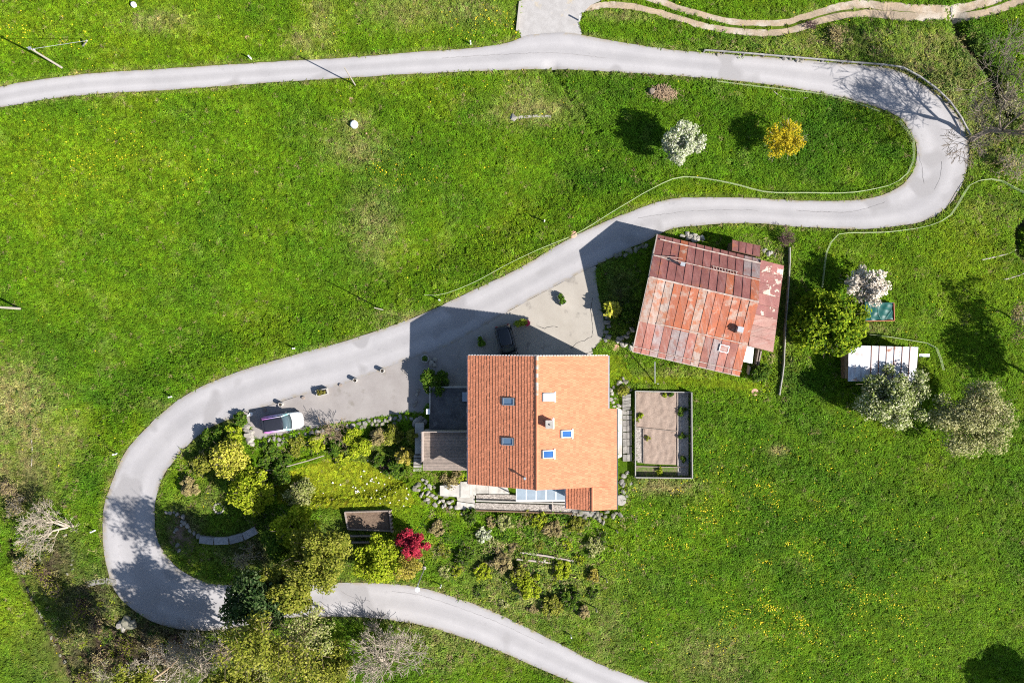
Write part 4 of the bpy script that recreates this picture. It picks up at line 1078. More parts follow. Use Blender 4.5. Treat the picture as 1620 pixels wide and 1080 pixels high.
bh = lerp4(qS, .80, .68); m = M(); tS = math.atan2(bR[0].z - bS[0].z, (bR[0] - bS[0]).to_2d().length)
uu = (bR[1] - bR[0]).normalized(); dd = (bS[0] - bR[0]).normalized(); nn = uu.cross(dd); nn = nn if nn.z > 0 else -nn
BH = Matrix((uu, -dd, nn)).transposed()
for (a, b, sx, sy) in ((0, .33, .9, .07), (0, -.33, .9, .07), (-.42, 0, .07, .58), (.42, 0, .07, .58)): m.box(bh + uu * a - dd * b + nn * .10, (sx, sy, .10), tilt=BH)
hf = m.build("roof_hatch", WHITE, barn); m = M(); m.box(bh + nn * .085, (.75, .56, .05), tilt=BH); m.build("hatch_lid", SH_SALMON, hf)
# west gable window frames in the shade
for t, zz in ((.35, 1.5), (.62, 1.5)):
    p = nW.lerp(sW, t); m = M(); m.box((p.x - .03, p.y, zz), (.16, 1.0, 1.1), R15); f = m.build("window", PALEWOOD, barn)
    m = M(); m.box((p.x - .06, p.y, zz), (.16, .76, .86), R15); m.build("pane", GLASS, f)
p = sW.lerp(sE, .5); m = M(); m.box((p.x, p.y - .02, .6), (1.8, .14, 2.4), R15); d = m.build("door", DARKWOOD, barn)
m = M(); m.box((p.x + .6, p.y - .14, .6), (.06, .1, .2), R15); m.build("handle", DARKMETAL, d)
# roof ladder on the north slope
lad = thing("roof_ladder", "short pale ladder lying on the maroon barn roof slope", "ladder", tuple(lerp4(qN, .65, .5)))
la, lb = lerp4(qN, .55, .49) + Vector((0, 0, .12)), lerp4(qN, .79, .49) + Vector((0, 0, .12)); sd = (qN[3] - qN[0]).normalized()
for s_ in (.02, .40):
    m = M(); m.beam(la + sd * s_, lb + sd * s_, .05, .06); m.build("rail", PALELINE, lad)
for k in range(9):
    p = la.lerp(lb, (k + .5) / 9); m = M(); m.beam(p + sd * .02, p + sd * .40, .05, .04); m.build("rung", PALELINE, lad)
# white sheet and stored timber at the south east corner
ws = thing("white_sheet", "white sheet of cladding leaning flat beside the barn's south east corner", "sheet", tuple(G(1185, 565)))
m = M(); m.slab([W(1180, 547, 1.9), W(1193, 550, 1.9), W(1190, 575, 1.5), W(1176, 572, 1.5)], .03); m.build("panel", WHITE, ws)
for px, py in ((1179, 551), (1191, 553), (1178, 570), (1188, 573)):
    p = W(px, py, 1.5); m = M(); m.box((p.x, p.y, .45), (.08, .08, 1.9)); m.build("leg", GREYWOOD, ws)
for k, (a, b) in enumerate((((1196, 552), (1193, 575)), ((1200, 554), (1196, 578)), ((1183, 578), (1181, 590)))):
    A, B = G(*a), G(*b); m = M(); m.beam(A + Vector((0, 0, .5)), B + Vector((0, 0, .3)), .12, .9)
    tag(m.build("timber_stack", GREYWOOD, None, tuple(A)), ["upright grey board nearest the white sheet", "outer grey board beside the barn lean-to", "short grey board at the barn's south eave corner"][k], "timber")
A, B = G(1036, 606), W(1036, 572, 2.3)
m = M(); m.tube(A, B, .055, .05, 8); m.tube(A + Vector((.02, 0, 1.0)), A + Vector((.2, .02, 1.0)), .04, .04, 6)
tag(m.build("leaning_pole", ZINC, None, tuple(A)), "thin grey pole leaning from the garden edge to the barn eave", "pole")

# ------------------------------------------------------------------ shed, tarp, fence east of the barn
shed = thing("small_shed", "small shed with white sheet roof streaked with rust beside blossom tree", "shed", tuple(G(1397, 575)))
sq = [W(1342, 546, 2.45), W(1453, 549, 2.45), W(1449, 604, 1.95), W(1341, 603, 1.95)]
SHW = surf("white_rusty_sheet", (.58, .60, .64), (.50, .52, .56), 2, .5, .1, 10, c3=(.26, .11, .06), scale3=.8, lo3=.57, hi3=.68, obj=.05, bumps=.08, streak=((.30, .16, .10), .5, 0.0))
cuts = [0, .33, .44, .545, .655, .77, .88, 1.0]
for i in range(7):
    for (v0, v1) in ((0, .62), (.6, 1)):
        P = [lerp4(sq, cuts[i] + .005, v0), lerp4(sq, cuts[i + 1] - .005, v0), lerp4(sq, cuts[i + 1] - .005, v1), lerp4(sq, cuts[i] + .005, v1)]
        up = Vector((0, 0, .03 if v0 == 0 else .01)); m = M(); m.slab([p + up for p in P], .012); m.build("roof_sheet", SHW, shed)
RUST = surf("rust_brown", (.20, .085, .05), (.14, .07, .05), 4, .9, .3, 15)
for c in cuts[1:-1]:
    a, b = lerp4(sq, c, 0), lerp4(sq, c, 1); m = M(); m.beam(a + Vector((0, 0, .045)), b + Vector((0, 0, .045)), .06, .05); m.build("seam_batten", RUST, shed)
sw = [lerp4(sq, .03, .06), lerp4(sq, .97, .06), lerp4(sq, .97, .93), lerp4(sq, .03, .93)]
m = M(); m.prism([(p.x, p.y) for p in sw], -1.0, 1.9); m.build("wall", surf("shed_boards", (.17, .12, .09), (.23, .17, .13), 3, .9, .25, 12), shed)
m = M(); m.slab([p - Vector((0, 0, .03)) for p in sq], .06); m.build("roof_boards", DARKWOOD, shed)
a = W(1455, 561, 1.6); m = M(); m.box((a.x + .45, a.y - .05, 1.6), (1.0, .28, .06)); m.build("shelf_board", WHITE, shed)
A, B = G(1333, 552), G(1333, 597); m = M(); m.beam(A + Vector((0, 0, .5)), B + Vector((0, 0, .5)), .5, .9); m.build("wood_store", DARKWOOD, shed)
tarp = thing("covered_trailer", "dark teal tarpaulin stretched over a low orange framed trailer beside blossom tree", "trailer", tuple(G(1391, 493)))
TEAL = surf("teal_tarpaulin", (.007, .068, .058), (.012, .09, .078), 2.5, .45, .15, 10, bumps=.1)
P = [W(1368, 478, .8), W(1411, 479, .8), W(1412, 505, .8), W(1369, 507, .8)]
V = []; F = []; nu, nv = 22, 14
for i in range(nu + 1):
    for j in range(nv + 1):
        u, v = i / nu, j / nv; p = lerp4(P, u, v)
        h = .05 * abs(math.sin(u * 9 + v * 3)) ** 3 + .04 * abs(math.sin(u * 5 - v * 8 + 1)) ** 6 - .06 * (abs(u - .5) ** 2 + abs(v - .5) ** 2)
        V.append((p.x + .03 * math.sin(v * 14), p.y + .03 * math.sin(u * 17), .82 + h))
for i in range(nu):
    for j in range(nv):
        k = i * (nv + 1) + j; F.append((k, k + 1, k + nv + 2, k + nv + 1))
npmesh("tarpaulin", V, F, TEAL, tarp, smooth=True)
for (a, b) in (((.15, 0), (.22, 1)), ((.38, 0), (.55, .95)), ((.95, .45), (.75, 1))):
    p, q = lerp4(P, *a), lerp4(P, *b); m = M()
    for k in range(5):
        s0, s1 = p.lerp(q, k / 5), p.lerp(q, (k + 1) / 5); m.tube(s0 + Vector((.05 * math.sin(k * 1.3), 0, .10)), s1 + Vector((.05 * math.sin((k + 1) * 1.3), 0, .10)), .02, .02, 6)
    m.build("rope", plain("pale_rope", (.16, .30, .26), .8), tarp)
ORANGE = plain("orange_frame_paint", (.36, .10, .045), .6)
Q4 = [W(1368, 478, .7), W(1414, 479, .7), W(1415, 507, .7), W(1368, 508, .7)]
for i in range(4):
    m = M(); m.beam(Q4[i], Q4[(i + 1) % 4], .07, .10); m.build("frame_rail", ORANGE if i in (1, 2) else DARKMETAL, tarp)
m = M(); m.prism([(p.x, p.y) for p in Q4], .1, .62); m.build("box", DARKWOOD, tarp)
for px in (1380, 1402):
    for py in (480, 506):
        p = W(px, py, .3); m = M(); m.tube((p.x, p.y - .08, -.02), (p.x, p.y + .08, -.02), .28, .28, 14); m.build("wheel", DARKMETAL, tarp)

def polyfence_wall(name, label, cat, pts, w, h, mat, seg=1.6):
    P = GA(pts); t = thing(name, label, cat, tuple(P[0]))
    D = dense([tuple(p) for p in P], seg)
    for a, b in zip(D[:-1], D[1:]):
        m = M(); zo = rnd.uniform(-.03, .03)
        m.beam(Vector(a) + Vector((0, 0, h / 2 - .1 + zo)), Vector(b) + Vector((0, 0, h / 2 - .1 + zo)), w, h + .2); m.build("segment", mat, t)
    return t
polyfence_wall("retaining_wall", "thin pale retaining wall running past the east side of the barn", "wall",
    [(1247, 392), (1247, 425), (1243, 480), (1240, 520), (1238, 575), (1234, 605), (1231, 624)], .09, .55, surf('worn_concrete', (.36, .34, .31), (.24, .23, .20), 1.5, .9, .2, 12))

# ------------------------------------------------------------------ stone walls and beds
w1 = thing("parking_wall", "irregular stone wall with plants between the parking bay and the garden", "wall", tuple(G(530, 672)))
pl = dense([(402, 703), (440, 694), (480, 687), (520, 679), (560, 671), (600, 664), (640, 660), (668, 664)], 8.2)
rocks(w1, [tuple(p) for p in pl], .52, STONE, jit=.12, zoff=.10)
rocks(w1, [(p[0] + 4, p[1] + 5) for p in pl], .5, DIRTYSTONE, jit=.18, zoff=.05)
w2 = thing("corner_wall", "short row of pale boulders at the corner of the parking bay", "wall", tuple(G(393, 685)))
rocks(w2, [(390, 673), (392, 678), (395, 682), (393, 687), (397, 690), (400, 694), (399, 700), (396, 696)], .75, PALESTONE, zoff=.15)
rocks(w2, [(372, 701), (378, 700), (364, 700)], .55, PALESTONE, zoff=.1)
w3 = thing("barn_stone_row", "row of pale stones along the shaded bed west of the barn", "stones", tuple(G(960, 520)))
rocks(w3, [(961, 503), (960, 510), (961, 517), (959, 524), (960, 531), (958, 537)], .62, STONE, zoff=.12)
rocks(w3, [(981, 536), (986, 533), (991, 531), (996, 527), (1000, 521), (978, 541), (983, 546), (990, 547), (996, 549), (1001, 545)], .6, PALESTONE, zoff=.1)
rocks(w3, [(975 + i * 6, 404 - i * 2 + (i % 3)) for i in range(9)], .55, DIRTYSTONE, zoff=.1)
w4 = thing("rock_pile", "heap of pale rocks by the road behind the barn", "rocks", tuple(G(1095, 377)))
rocks(w4, [(1080, 373), (1086, 372), (1092, 373), (1098, 374), (1104, 377), (1110, 379), (1089, 377), (1096, 379), (1103, 381)], .72, PALESTONE, zoff=.2)
rocks(w4, [(1206, 395), (1212, 392), (1218, 398), (1224, 403), (1214, 402)], .6, PALESTONE, zoff=.1)
def slabwall(name, label, pts, width, h, mat, seg, cat="wall"):
    P = GA(pts); t = thing(name, label, cat, tuple(P[0])); D = dense([tuple(p) for p in P], seg)
    for a, b in zip(D[:-1], D[1:]):
        a = Vector(a); b = Vector(b); d = (b - a); a2 = a + d * .03; b2 = b - d * .03
        m = M(); m.beam(a2 + Vector((0, 0, h / 2)), b2 + Vector((0, 0, h / 2 + rnd.uniform(-.04, .04))), width * rnd.uniform(.85, 1.1), h); m.build("slab", mat, t)
    return t
SLATE = surf("grey_slate", (.30, .29, .29), (.22, .215, .22), 3, .85, .2, 12, obj=.2)
slabwall("slate_bench_wall", "curved grey slate wall in the shady lower garden below the trees", [(318, 851), (345, 854), (370, 852), (392, 845), (408, 836)], .75, .55, SLATE, 1.2)
ringw = thing("planting_ring", "crescent stone edged brown planting bed beside the hairpin road", "garden bed", tuple(G(295, 835)))
rocks(ringw, [(266, 812), (271, 809), (277, 808), (283, 811), (289, 814), (292, 820), (294, 826), (298, 832), (303, 838), (309, 843), (315, 847), (288, 826), (290, 831), (282, 838), (277, 842), (281, 861), (284, 869)], .5, STONE, zoff=.12)
P = GA([(262, 818), (280, 810), (292, 822), (312, 850), (305, 872), (285, 878), (268, 856)])
m = M(); m.prism([(p.x, p.y) for p in P], [p.z - .1 for p in P], [p.z + .07 for p in P]); m.build("soil", BROWNSOIL, ringw)
g = G(347, 803); fr = thing("stone_fire_ring", "round stone ring with dark ash in the shady garden", "fire ring", tuple(g))
for k in range(11):
    t = k / 11 * 6.283; ob = bpy.data.objects.new("stone", rnd.choice(ROCKS[PALESTONE.name])); COL.objects.link(ob); ob.parent = fr
    ob.location = (.47 * math.cos(t), .47 * math.sin(t), .12); ob.scale = (.30, .24, .34); ob.rotation_euler = (0, 0, t + 1.57)
m = M(); m.lathe(g, [(.42, -.1), (.42, .05), (0, .06)], 16); m.build("ash", surf("ash", (.05, .05, .055), (.09, .09, .09), 5, .95, .3, 12), fr)
tb = thing("timber_bed", "timber walled raised bed of brown mulch below the garden lawn", "garden bed", tuple(G(582, 824)))
Q = GA([(547, 808), (617, 806), (620, 838), (552, 835)])
m = M(); m.prism([(p.x, p.y) for p in Q], [p.z - .2 for p in Q], [p.z + .25 for p in Q]); m.build("mulch", BROWNSOIL, tb)
for i, hh in zip(range(4), (.62, .55, .5, .55)):
    a, b = Q[i], Q[(i + 1) % 4]; m = M(); m.beam(a + Vector((0, 0, hh / 2)), b + Vector((0, 0, hh / 2)), .12, hh); m.build("side_wall", GREYWOOD, tb)
for k in range(6):
    p = Q[1].lerp(Q[2], k / 5); m = M(); m.box((p.x + .1, p.y, p.z + .35), (.22, .14, .7)); m.build("step_log", GREYWOOD, tb)
tb2 = thing("lower_timber_edge", "pair of weathered timber terrace edges in shade below the raised bed", "timber edge", tuple(G(580, 855)))
for a, b in (((555, 846), (590, 846)), ((558, 856), (585, 856))):
    A, B = G(*a), G(*b); m = M(); m.beam(A + Vector((0, 0, .2)), B + Vector((0, 0, .2)), .14, .5); m.build("board", GREYWOOD, tb2)
fb = thing("flower_bed_frame", "pale timber framed narrow flower bed on the slope below the farmhouse", "garden bed", tuple(G(862, 881)))
Q = GA([(824, 873), (842, 871), (907, 884), (905, 890), (880, 887), (826, 882)])
m = M(); m.prism([(p.x, p.y) for p in Q], [p.z - .2 for p in Q], [p.z + .10 for p in Q]); m.build("soil", BROWNSOIL, fb)
for a, b, h in (((823, 873), (845, 874), .30), ((826, 872.5), (866, 878), .34), ((866, 878), (907, 886), .34), ((817, 883), (872, 889), .26)):
    A, B = G(*a), G(*b); m = M(); m.beam(A + Vector((0, 0, h / 2)), B + Vector((0, 0, h / 2)), .16, h); m.build("board", PALEWOOD, fb)
rocks(fb, [(859, 884)], .4, PALESTONE, zoff=.2)
slabwall("stone_footpath", "pale slab footbridge leading from the hairpin road to the stream bank", [(136, 924), (150, 920), (165, 917), (184, 921)], .55, .14, STONE, .95, "path")
g = G(196, 985); b1 = thing("split_boulder", "large pale boulder with a tan side below the hairpin road", "boulder", tuple(g))
rocks(b1, [(199, 982), (206, 985)], 1.2, DIRTYSTONE, zoff=.2, flatn=.6); rocks(b1, [(190, 989), (197, 992)], 1.1, PALESTONE, zoff=.15, flatn=.5)
b2 = thing("stream_stones", "scattered wet stones in the small stream at the left edge", "stones", tuple(G(62, 965)))
rocks(b2, [(60, 962), (64, 966), (68, 972), (50, 945), (46, 930), (72, 985), (82, 1008), (88, 1020), (95, 1035), (102, 1045), (38, 905), (35, 890)], .42, DIRTYSTONE, zoff=.1)
b3 = thing("bank_stones", "line of small stones on the shaded bank beside the bare tree", "stones", tuple(G(112, 870)))
rocks(b3, [(114, 866), (115, 875), (114, 885), (112, 893), (115, 899), (107, 908), (104, 845), (106, 855), (103, 865)], .3, DIRTYSTONE, zoff=.08)

# ================================================================== vehicles
RUBBER = plain("tyre_rubber", (.02, .02, .02), .85)
ALLOY = plain("alloy_rim", (.45, .45, .46), .35, .8)
CARGLASS = glass_mat("car_glass", (.02, .03, .035), .05)
SCREEN = glass_mat("windscreen_sky_reflection", (.075, .11, .125), .06)  # grey-blue base colour stands in for sky reflected in the glass
def wrap_paint():
    m, nt, b = new_mat("white_teal_magenta_wrap")
    tc = node(nt, "ShaderNodeTexCoord"); sx = node(nt, "ShaderNodeSeparateXYZ"); link(nt, tc.outputs['Object'], sx.inputs[0])
    r = node(nt, "ShaderNodeMapRange"); r.inputs[1].default_value = -2.0; r.inputs[2].default_value = 2.0; link(nt, sx.outputs[0], r.inputs[0])
    cr = node(nt, "ShaderNodeValToRGB"); e = cr.color_ramp.elements
    e[0].position = 0.0; e[0].color = (.60, .16, .44, 1); e[1].position = .80; e[1].color = (.80, .80, .80, 1)
    for p, c in ((.16, (.52, .22, .58)), (.34, (.46, .34, .66)), (.52, (.66, .66, .70)), (.66, (.20, .56, .52)), (.72, (.66, .74, .73))):
        x = e.new(p); x.color = rgba(c)
    link(nt, r.outputs[0], cr.inputs[0]); link(nt, cr.outputs[0], b.inputs['Base Color'])
    b.inputs['Roughness'].default_value = .3; b.inputs['Coat Weight'].default_value = .5
    return m
def car(label, name, px, py, rz, L, Wd, Hh, body, roofm, screen, seed):
    g = G(px, py); t = thing(name, label, "car", tuple(g + Vector((0, 0, .03))), None, rz)
    hl, hw = L / 2, Wd / 2
    # lower body: lofted sections along x (front is +x)
    st = [(-1.0, .70, .55), (-.985, .84, .80), (-.93, .93, .92), (-.80, .985, .97), (-.5, 1.0, .98), (0, 1.0, .97), (.35, 1.0, .95), (.60, .985, .90), (.78, .955, .84), (.90, .86, .74), (.965, .68, .62), (1.0, .40, .52)]
    V = []; F = []; ns = 11
    for s, w, hsc in st:
        x = s * hl; w *= hw; top = Hh * .64 * hsc; bot = .20
        pr = [(-.90, bot), (-1.0, bot + .12), (-1.0, top * .62), (-.96, top * .85), (-.86, top * .965), (0, top), (.86, top * .965), (.96, top * .85), (1.0, top * .62), (1.0, bot + .12), (.90, bot)]
        V += [(x, p[0] * w, p[1]) for p in pr]
    for i in range(len(st) - 1):
        for j in range(ns):
            a = i * ns + j; b = i * ns + (j + 1) % ns; F.append((a, a + ns, b + ns, b))
    F.append(tuple(range(ns))); F.append(tuple(range(len(V) - 1, len(V) - ns - 1, -1)))
    m = M(); m.add(V, F); bd = m.build("body", body, t, local=True, smooth=True)
    md = bd.modifiers.new("soft", 'SUBSURF'); md.levels = 1; md.render_levels = 1
    z0 = Hh * .60; zt = Hh * .965
    # greenhouse corners: base and roof
    bx0, bx1 = -.94 * hl, .40 * hl; tx0, tx1 = -.80 * hl, .10 * hl; bw, tw = .90 * hw, .74 * hw
    q = lambda *p: [Vector(c) for c in p]
    BL, BR_, FL, FR = (bx0, bw * .92, z0), (bx0, -bw * .92, z0), (bx1, bw * .97, z0), (bx1, -bw * .97, z0)
    tBL, tBR, tFL, tFR = (tx0, tw * .93, zt), (tx0, -tw * .93, zt), (tx1, tw, zt), (tx1, -tw, zt)
    def pane(nm, pts, mat, th=.03, par=t):
        P = [Vector(p) for p in pts]; n = (P[1] - P[0]).cross(P[3] - P[0]).normalized(); c = sum(P, Vector()) / 4
        if n.dot(c - Vector((0, 0, Hh * .5))) < 0: n = -n
        P2 = [p - n * th for p in P]; m = M(); m.add(P + P2, [(0, 1, 2, 3), (7, 6, 5, 4), (0, 4, 5, 1), (1, 5, 6, 2), (2, 6, 7, 3), (3, 7, 4, 0)]); return m.build(nm, mat, par, local=True)
    V = []; F = []
    for j in range(9):
        v = j / 4 - 1
        V += [(bx1 + .16 * (1 - v * v), v * bw * .97, z0 + .01), (tx1 + .08 * (1 - v * v), v * tw, zt + .02 * (1 - v * v))]
    for j in range(8): F.append((2 * j, 2 * j + 2, 2 * j + 3, 2 * j + 1))
    m = M(); m.add(V, F); ws_ = m.build("windscreen", screen, t, local=True, smooth=True); md = ws_.modifiers.new("thick", 'SOLIDIFY'); md.thickness = .03
    m = M()
    for j in range(8):
        a, b = Vector(V[2 * j]), Vector(V[2 * j + 2]); m.beam(a + Vector((.03, 0, .01)), b + Vector((.03, 0, .01)), .07, .03)
    m.build("windscreen_seal", DARKMETAL, t, local=True)
    pane("rear_window", (BR_, BL, tBL, tBR), CARGLASS)
    pane("side_window", (BL, FL, tFL, tBL), CARGLASS); pane("side_window", (FR, BR_, tBR, tFR), CARGLASS)
    # domed roof
    V = []; F = []
    nu, nv = 8, 6
    for i in range(nu + 1):
        for j in range(nv + 1):
            u = i / nu; v = j / nv * 2 - 1; x = tx0 - .03 + (tx1 - tx0 + .05) * u; w = (tw * .95 + (tw * .06) * u) * (1 - .12 * abs(2 * u - 1) ** 4); x += (.09 if u > .5 else -.05) * (1 - v * v) * abs(2 * u - 1) ** 2
            V.append((x, v * w, zt + .005 + .055 * (1 - (2 * u - 1) ** 2) * .6 + .045 * (1 - v * v)))
    for i in range(nu):
        for j in range(nv): a = i * (nv + 1) + j; F.append((a, a + nv + 1, a + nv + 2, a + 1))
    m = M(); m.add(V, F); rf = m.build("roof", roofm, t, local=True, smooth=True); md = rf.modifiers.new("thick", 'SOLIDIFY'); md.thickness = .04
    for s in (-1, 1):
        m = M(); m.beam((tx0 - .02, s * tw * .97, zt + .03), (tx1 + .02, s * tw * 1.02, zt + .03), .05, .06); m.build("roof_rail", body, t, local=True)
        m = M(); m.beam(Vector((bx1, s * bw * .97, z0)), Vector((tx1, s * tw, zt)), .11, .07); m.build("pillar", body, t, local=True)
        m = M(); m.box((bx1 - .22, s * (hw + .07), z0 + .08), (.13, .20, .14)); m.build("mirror", DARKMETAL, t, local=True)
        m = M(); m.box((hl * .90, s * hw * .66, Hh * .44), (.22, .30, .12), s * -.35); m.build("headlight", glass_mat("lamp_glass", (.6, .62, .65)), t, local=True)
        m = M(); m.box((-hl * .965, s * hw * .70, Hh * .50), (.10, .22, .26)); m.build("tail_light", plain("red_lens", (.35, .01, .01), .2), t, local=True)
        for x in (-.60 * hl, .62 * hl):
            m = M(); m.tube((x, s * (hw - .20), .31), (x, s * (hw + .01), .31), .31, .31, 18); wh = m.build("wheel", RUBBER, t, local=True)
            m = M(); m.tube((x, s * (hw - .05), .31), (x, s * (hw + .02), .31), .20, .19, 14); m.build("rim", ALLOY, wh, local=True)
    m = M(); m.beam((tx0 - .05, -tw * .95, zt + .03), (tx0 - .05, tw * .95, zt + .03), .14, .06); m.build("rear_spoiler", roofm, t, local=True)
    for s in (-1, 1):
        m = M(); m.beam((bx0, s * bw * .92, z0), (tx0, s * tw * .93, zt), .16, .06); m.build("rear_pillar", body, t, local=True)
    m = M(); m.beam((tx1 - .02, -tw, zt + .03), (tx1 - .02, tw, zt + .03), .07, .05); m.build("roof_header", roofm, t, local=True)
    m = M(); m.beam((hl * .44, .55 * hw, z0 - .0), (hl * .44, -.55 * hw, z0 - .0), .06, .03); m.build("wiper_cowl", DARKMETAL, t, local=True)
    m = M(); m.beam((hl * .42, .10, z0 + .035), (hl * .22, .50 * hw, z0 + .24), .03, .03); m.build("wiper", DARKMETAL, t, local=True)
    m = M(); m.box((hl * .985, 0, .46), (.06, .5, .11)); m.build("number_plate", WHITE, t, local=True)
    return t
BLACKP = plain("black_car_paint", (.008, .008, .010), .18, 0, .5, .6)
car("small car with white bonnet and magenta rear parked by the stone wall", "parked_car", 450, 667, math.radians(9), 4.05, 1.74, 1.52, wrap_paint(), plain('dark_roof_glass', (.022, .022, .028), .12, 0, .6, .5), SCREEN, 1)
car("black car parked in the house shadow with its front under the roof edge", "parked_car", 802, 545, math.radians(-76), 3.95, 1.70, 1.48, BLACKP, BLACKP, CARGLASS, 2)

# ================================================================== planters, bollards, small yard things
PLANTER = surf("concrete_planter", (.40, .38, .35), (.32, .30, .28), 3, .9, .15, 15)
DARKSOIL = surf("dark_potting_soil", (.035, .028, .022), (.06, .05, .035), 5, .97, .3, 14)
LEAFG = leafmat("planter_green", (.05, .12, .012), (.12, .20, .02))
LEAFY = leafmat("planter_lime", (.14, .20, .02), (.26, .30, .03))
def leaf_quads(centers, n, size, r, outward=.5, up=.75, flatten=1.0, seed=0, elong=1.7):
    """n leaf rhombi spread over blobs: centers (k,3), radii r (k,)"""
    rg = np.random.default_rng(seed); C = np.asarray(centers, float); R = np.asarray(r, float)
    w = R ** 2 / (R ** 2).sum(); idx = rg.choice(len(C), n, p=w)
    d = rg.normal(size=(n, 3)); d /= np.linalg.norm(d, axis=1)[:, None]
    rad = rg.random(n) ** .45
    P = C[idx] + d * (R[idx] * rad)[:, None] * np.array([1, 1, flatten])
    nr = d * outward + rg.normal(size=(n, 3)) * .5 + np.array([.25, -.1, up]); nr /= np.linalg.norm(nr, axis=1)[:, None]
    a = np.cross(nr, rg.normal(size=(n, 3))); a /= np.linalg.norm(a, axis=1)[:, None] + 1e-9; b = np.cross(nr, a)
    s = size * rg.uniform(.6, 1.4, n)[:, None]
    V = np.stack([P - a * s * elong * .5, P + b * s * .5, P + a * s * elong * .5 + nr * s * .15, P - b * s * .5], 1).reshape(-1, 3)
    return V, np.arange(n * 4).reshape(n, 4)
def box_planter(label, px, py, rz, L, Wd, h, plant=None, seed=1, n=400, hh=.35):
    g = G(px, py, .03); t = thing("planter_box", label, "planter", tuple(g), None, rz)
    for s in (-1, 1):
        m = M(); m.box((0, s * (Wd / 2 - .04), h / 2), (L, .08, h)); m.build("side", PLANTER, t, local=True)
        m = M(); m.box((s * (L / 2 - .04), 0, h / 2), (.08, Wd - .164, h)); m.build("side", PLANTER, t, local=True)
    m = M(); m.box((0, 0, h * .42), (L - .17, Wd - .17, h * .80)); m.build("soil", DARKSOIL, t, local=True)
    if plant:
        rg = np.random.default_rng(seed); C = np.stack([rg.uniform(-L * .38, L * .38, 8), rg.uniform(-Wd * .3, Wd * .3, 8), h + rg.uniform(0, hh, 8)], 1)
        V, F = leaf_quads(C, n, .09, np.full(8, .16 + hh * .25), seed=seed)
        o = npmesh("plants", V + np.array(g), F, plant, t)
    return t
box_planter("rectangular planter with pale rim and dry soil between the road and parking bay", 511, 620, math.radians(13), 1.15, .62, .55, leafmat("dry_planter", (.20, .19, .03), (.10, .08, .03)), 3, 160, .05)
box_planter("rectangular planter full of green leaves standing alone on the sunny yard", 888, 474, math.radians(-66), 1.15, .55, .5, LEAFG, 5, 500, .12)
box_planter("planter with yellow green shrub beside the pink flower pot", 824, 511, math.radians(8), 1.2, .7, .45, LEAFY, 7, 700, .6)
box_planter("shaded planter with drooping plant west of the black car", 761, 539, math.radians(-70), 1.1, .55, .4, LEAFG, 9, 600, .45)
g = G(834, 511, .03); t = thing("pink_flower_pot", "round pot of bright pink flowers at the end of the planter", "flower pot", tuple(g))
m = M(); m.lathe(g, [(.16, 0), (.24, .38), (.27, .42), (.0, .40)], 14); m.build("pot", plain("pink_pot", (.62, .05, .14), .5), t)
V, F = leaf_quads([np.array(g) + (0, 0, .55)], 220, .08, [.3], seed=4); npmesh("flowers", V, F, leafmat("pink_petals", (.60, .04, .14), (.75, .12, .22)), t)
g = G(673, 567, .03); t = thing("round_planter", "round concrete planter ring at the shaded west end of the yard", "planter", tuple(g))
m = M(); m.lathe(g, [(.34, 0), (.40, .42), (.40, .46), (.33, .46), (.31, .36), (0, .36)], 18); m.build("pot", PLANTER, t)
V, F = leaf_quads([np.array(g) + (0, 0, .5)], 160, .08, [.3], seed=6); npmesh("plants", V, F, LEAFG, t)
def bollard(px, py, h, label, r=.21):
    g = G(px, py, .03); t = thing("concrete_tube_bollard", label, "bollard", tuple(g), "tube bollards along the parking bay")
    m = M(); m.lathe(g, [(r, 0), (r, h), (r - .045, h), (r - .05, h - .12), (0, h - .12)], 18); m.build("tube", PLANTER, t)
    m = M(); m.lathe(g + Vector((0, 0, h - .118)), [(r - .055, 0), (r - .055, .03), (0, .04)], 14); m.build("soil", DARKSOIL, t)
bollard(606, 586, .62, "concrete tube bollard nearest the house shadow on the road edge")
bollard(563, 601, .62, "second concrete tube bollard from the house shadow")
bollard(446, 639, .62, "concrete tube bollard beside the white and magenta car")
def stump(px, py, label):
    g = G(px, py, .03); m = M(); m.lathe(g, [(.17, 0), (.16, .14), (.15, .17), (0, .18)], 12)
    tag(m.build("wooden_stump", GREYWOOD, None, tuple(g)), label, "stump", "low stumps along the parking bay")
stump(539, 609, "low round stump between tube bollard and rectangular planter")
stump(480, 629, "low round stump just left of the rectangular planter")
stump(419, 648, "low round stump nearest the rear of the white car")
g = G(682, 574, .03); t = thing("white_stones", "small cluster of whitish stones beside the shaded round planter", "stones", tuple(g))
rocks(t, [(680, 570), (684, 572), (681, 576), (686, 578), (686, 569)], .5, PALESTONE, zoff=.15)
t = thing("kerb_stones", "few pale stones at the foot of the shaded bush by the annex", "stones", tuple(G(661, 625)))
rocks(t, [(662, 618), (660, 625), (659, 634), (657, 640)], .4, PALESTONE, zoff=.12)
t = thing("covered_heap", "blue grey covered heap on the wall end beside the garage annex", "heap", tuple(G(665, 664)))
rocks(t, [(664, 663), (670, 666), (659, 667), (668, 672)], 1.05, STONE, zoff=.35, flatn=.5)
g = G(397, 655, .03); t = thing("white_marker_post", "white topped post with short crossbar at the parking bay corner", "post", tuple(g))
m = M(); m.tube(g, g + Vector((0, 0, .72)), .045, .04, 8); m.build("post", GREYWOOD, t)
m = M(); m.beam(g + Vector((-.14, -.16, .70)), g + Vector((.14, .16, .70)), .07, .07); m.build("crossbar", WHITE, t)
m = M(); m.lathe(g, [(.20, 0), (.18, .12), (0, .13)], 10); m.build("foot", WHITE, t)
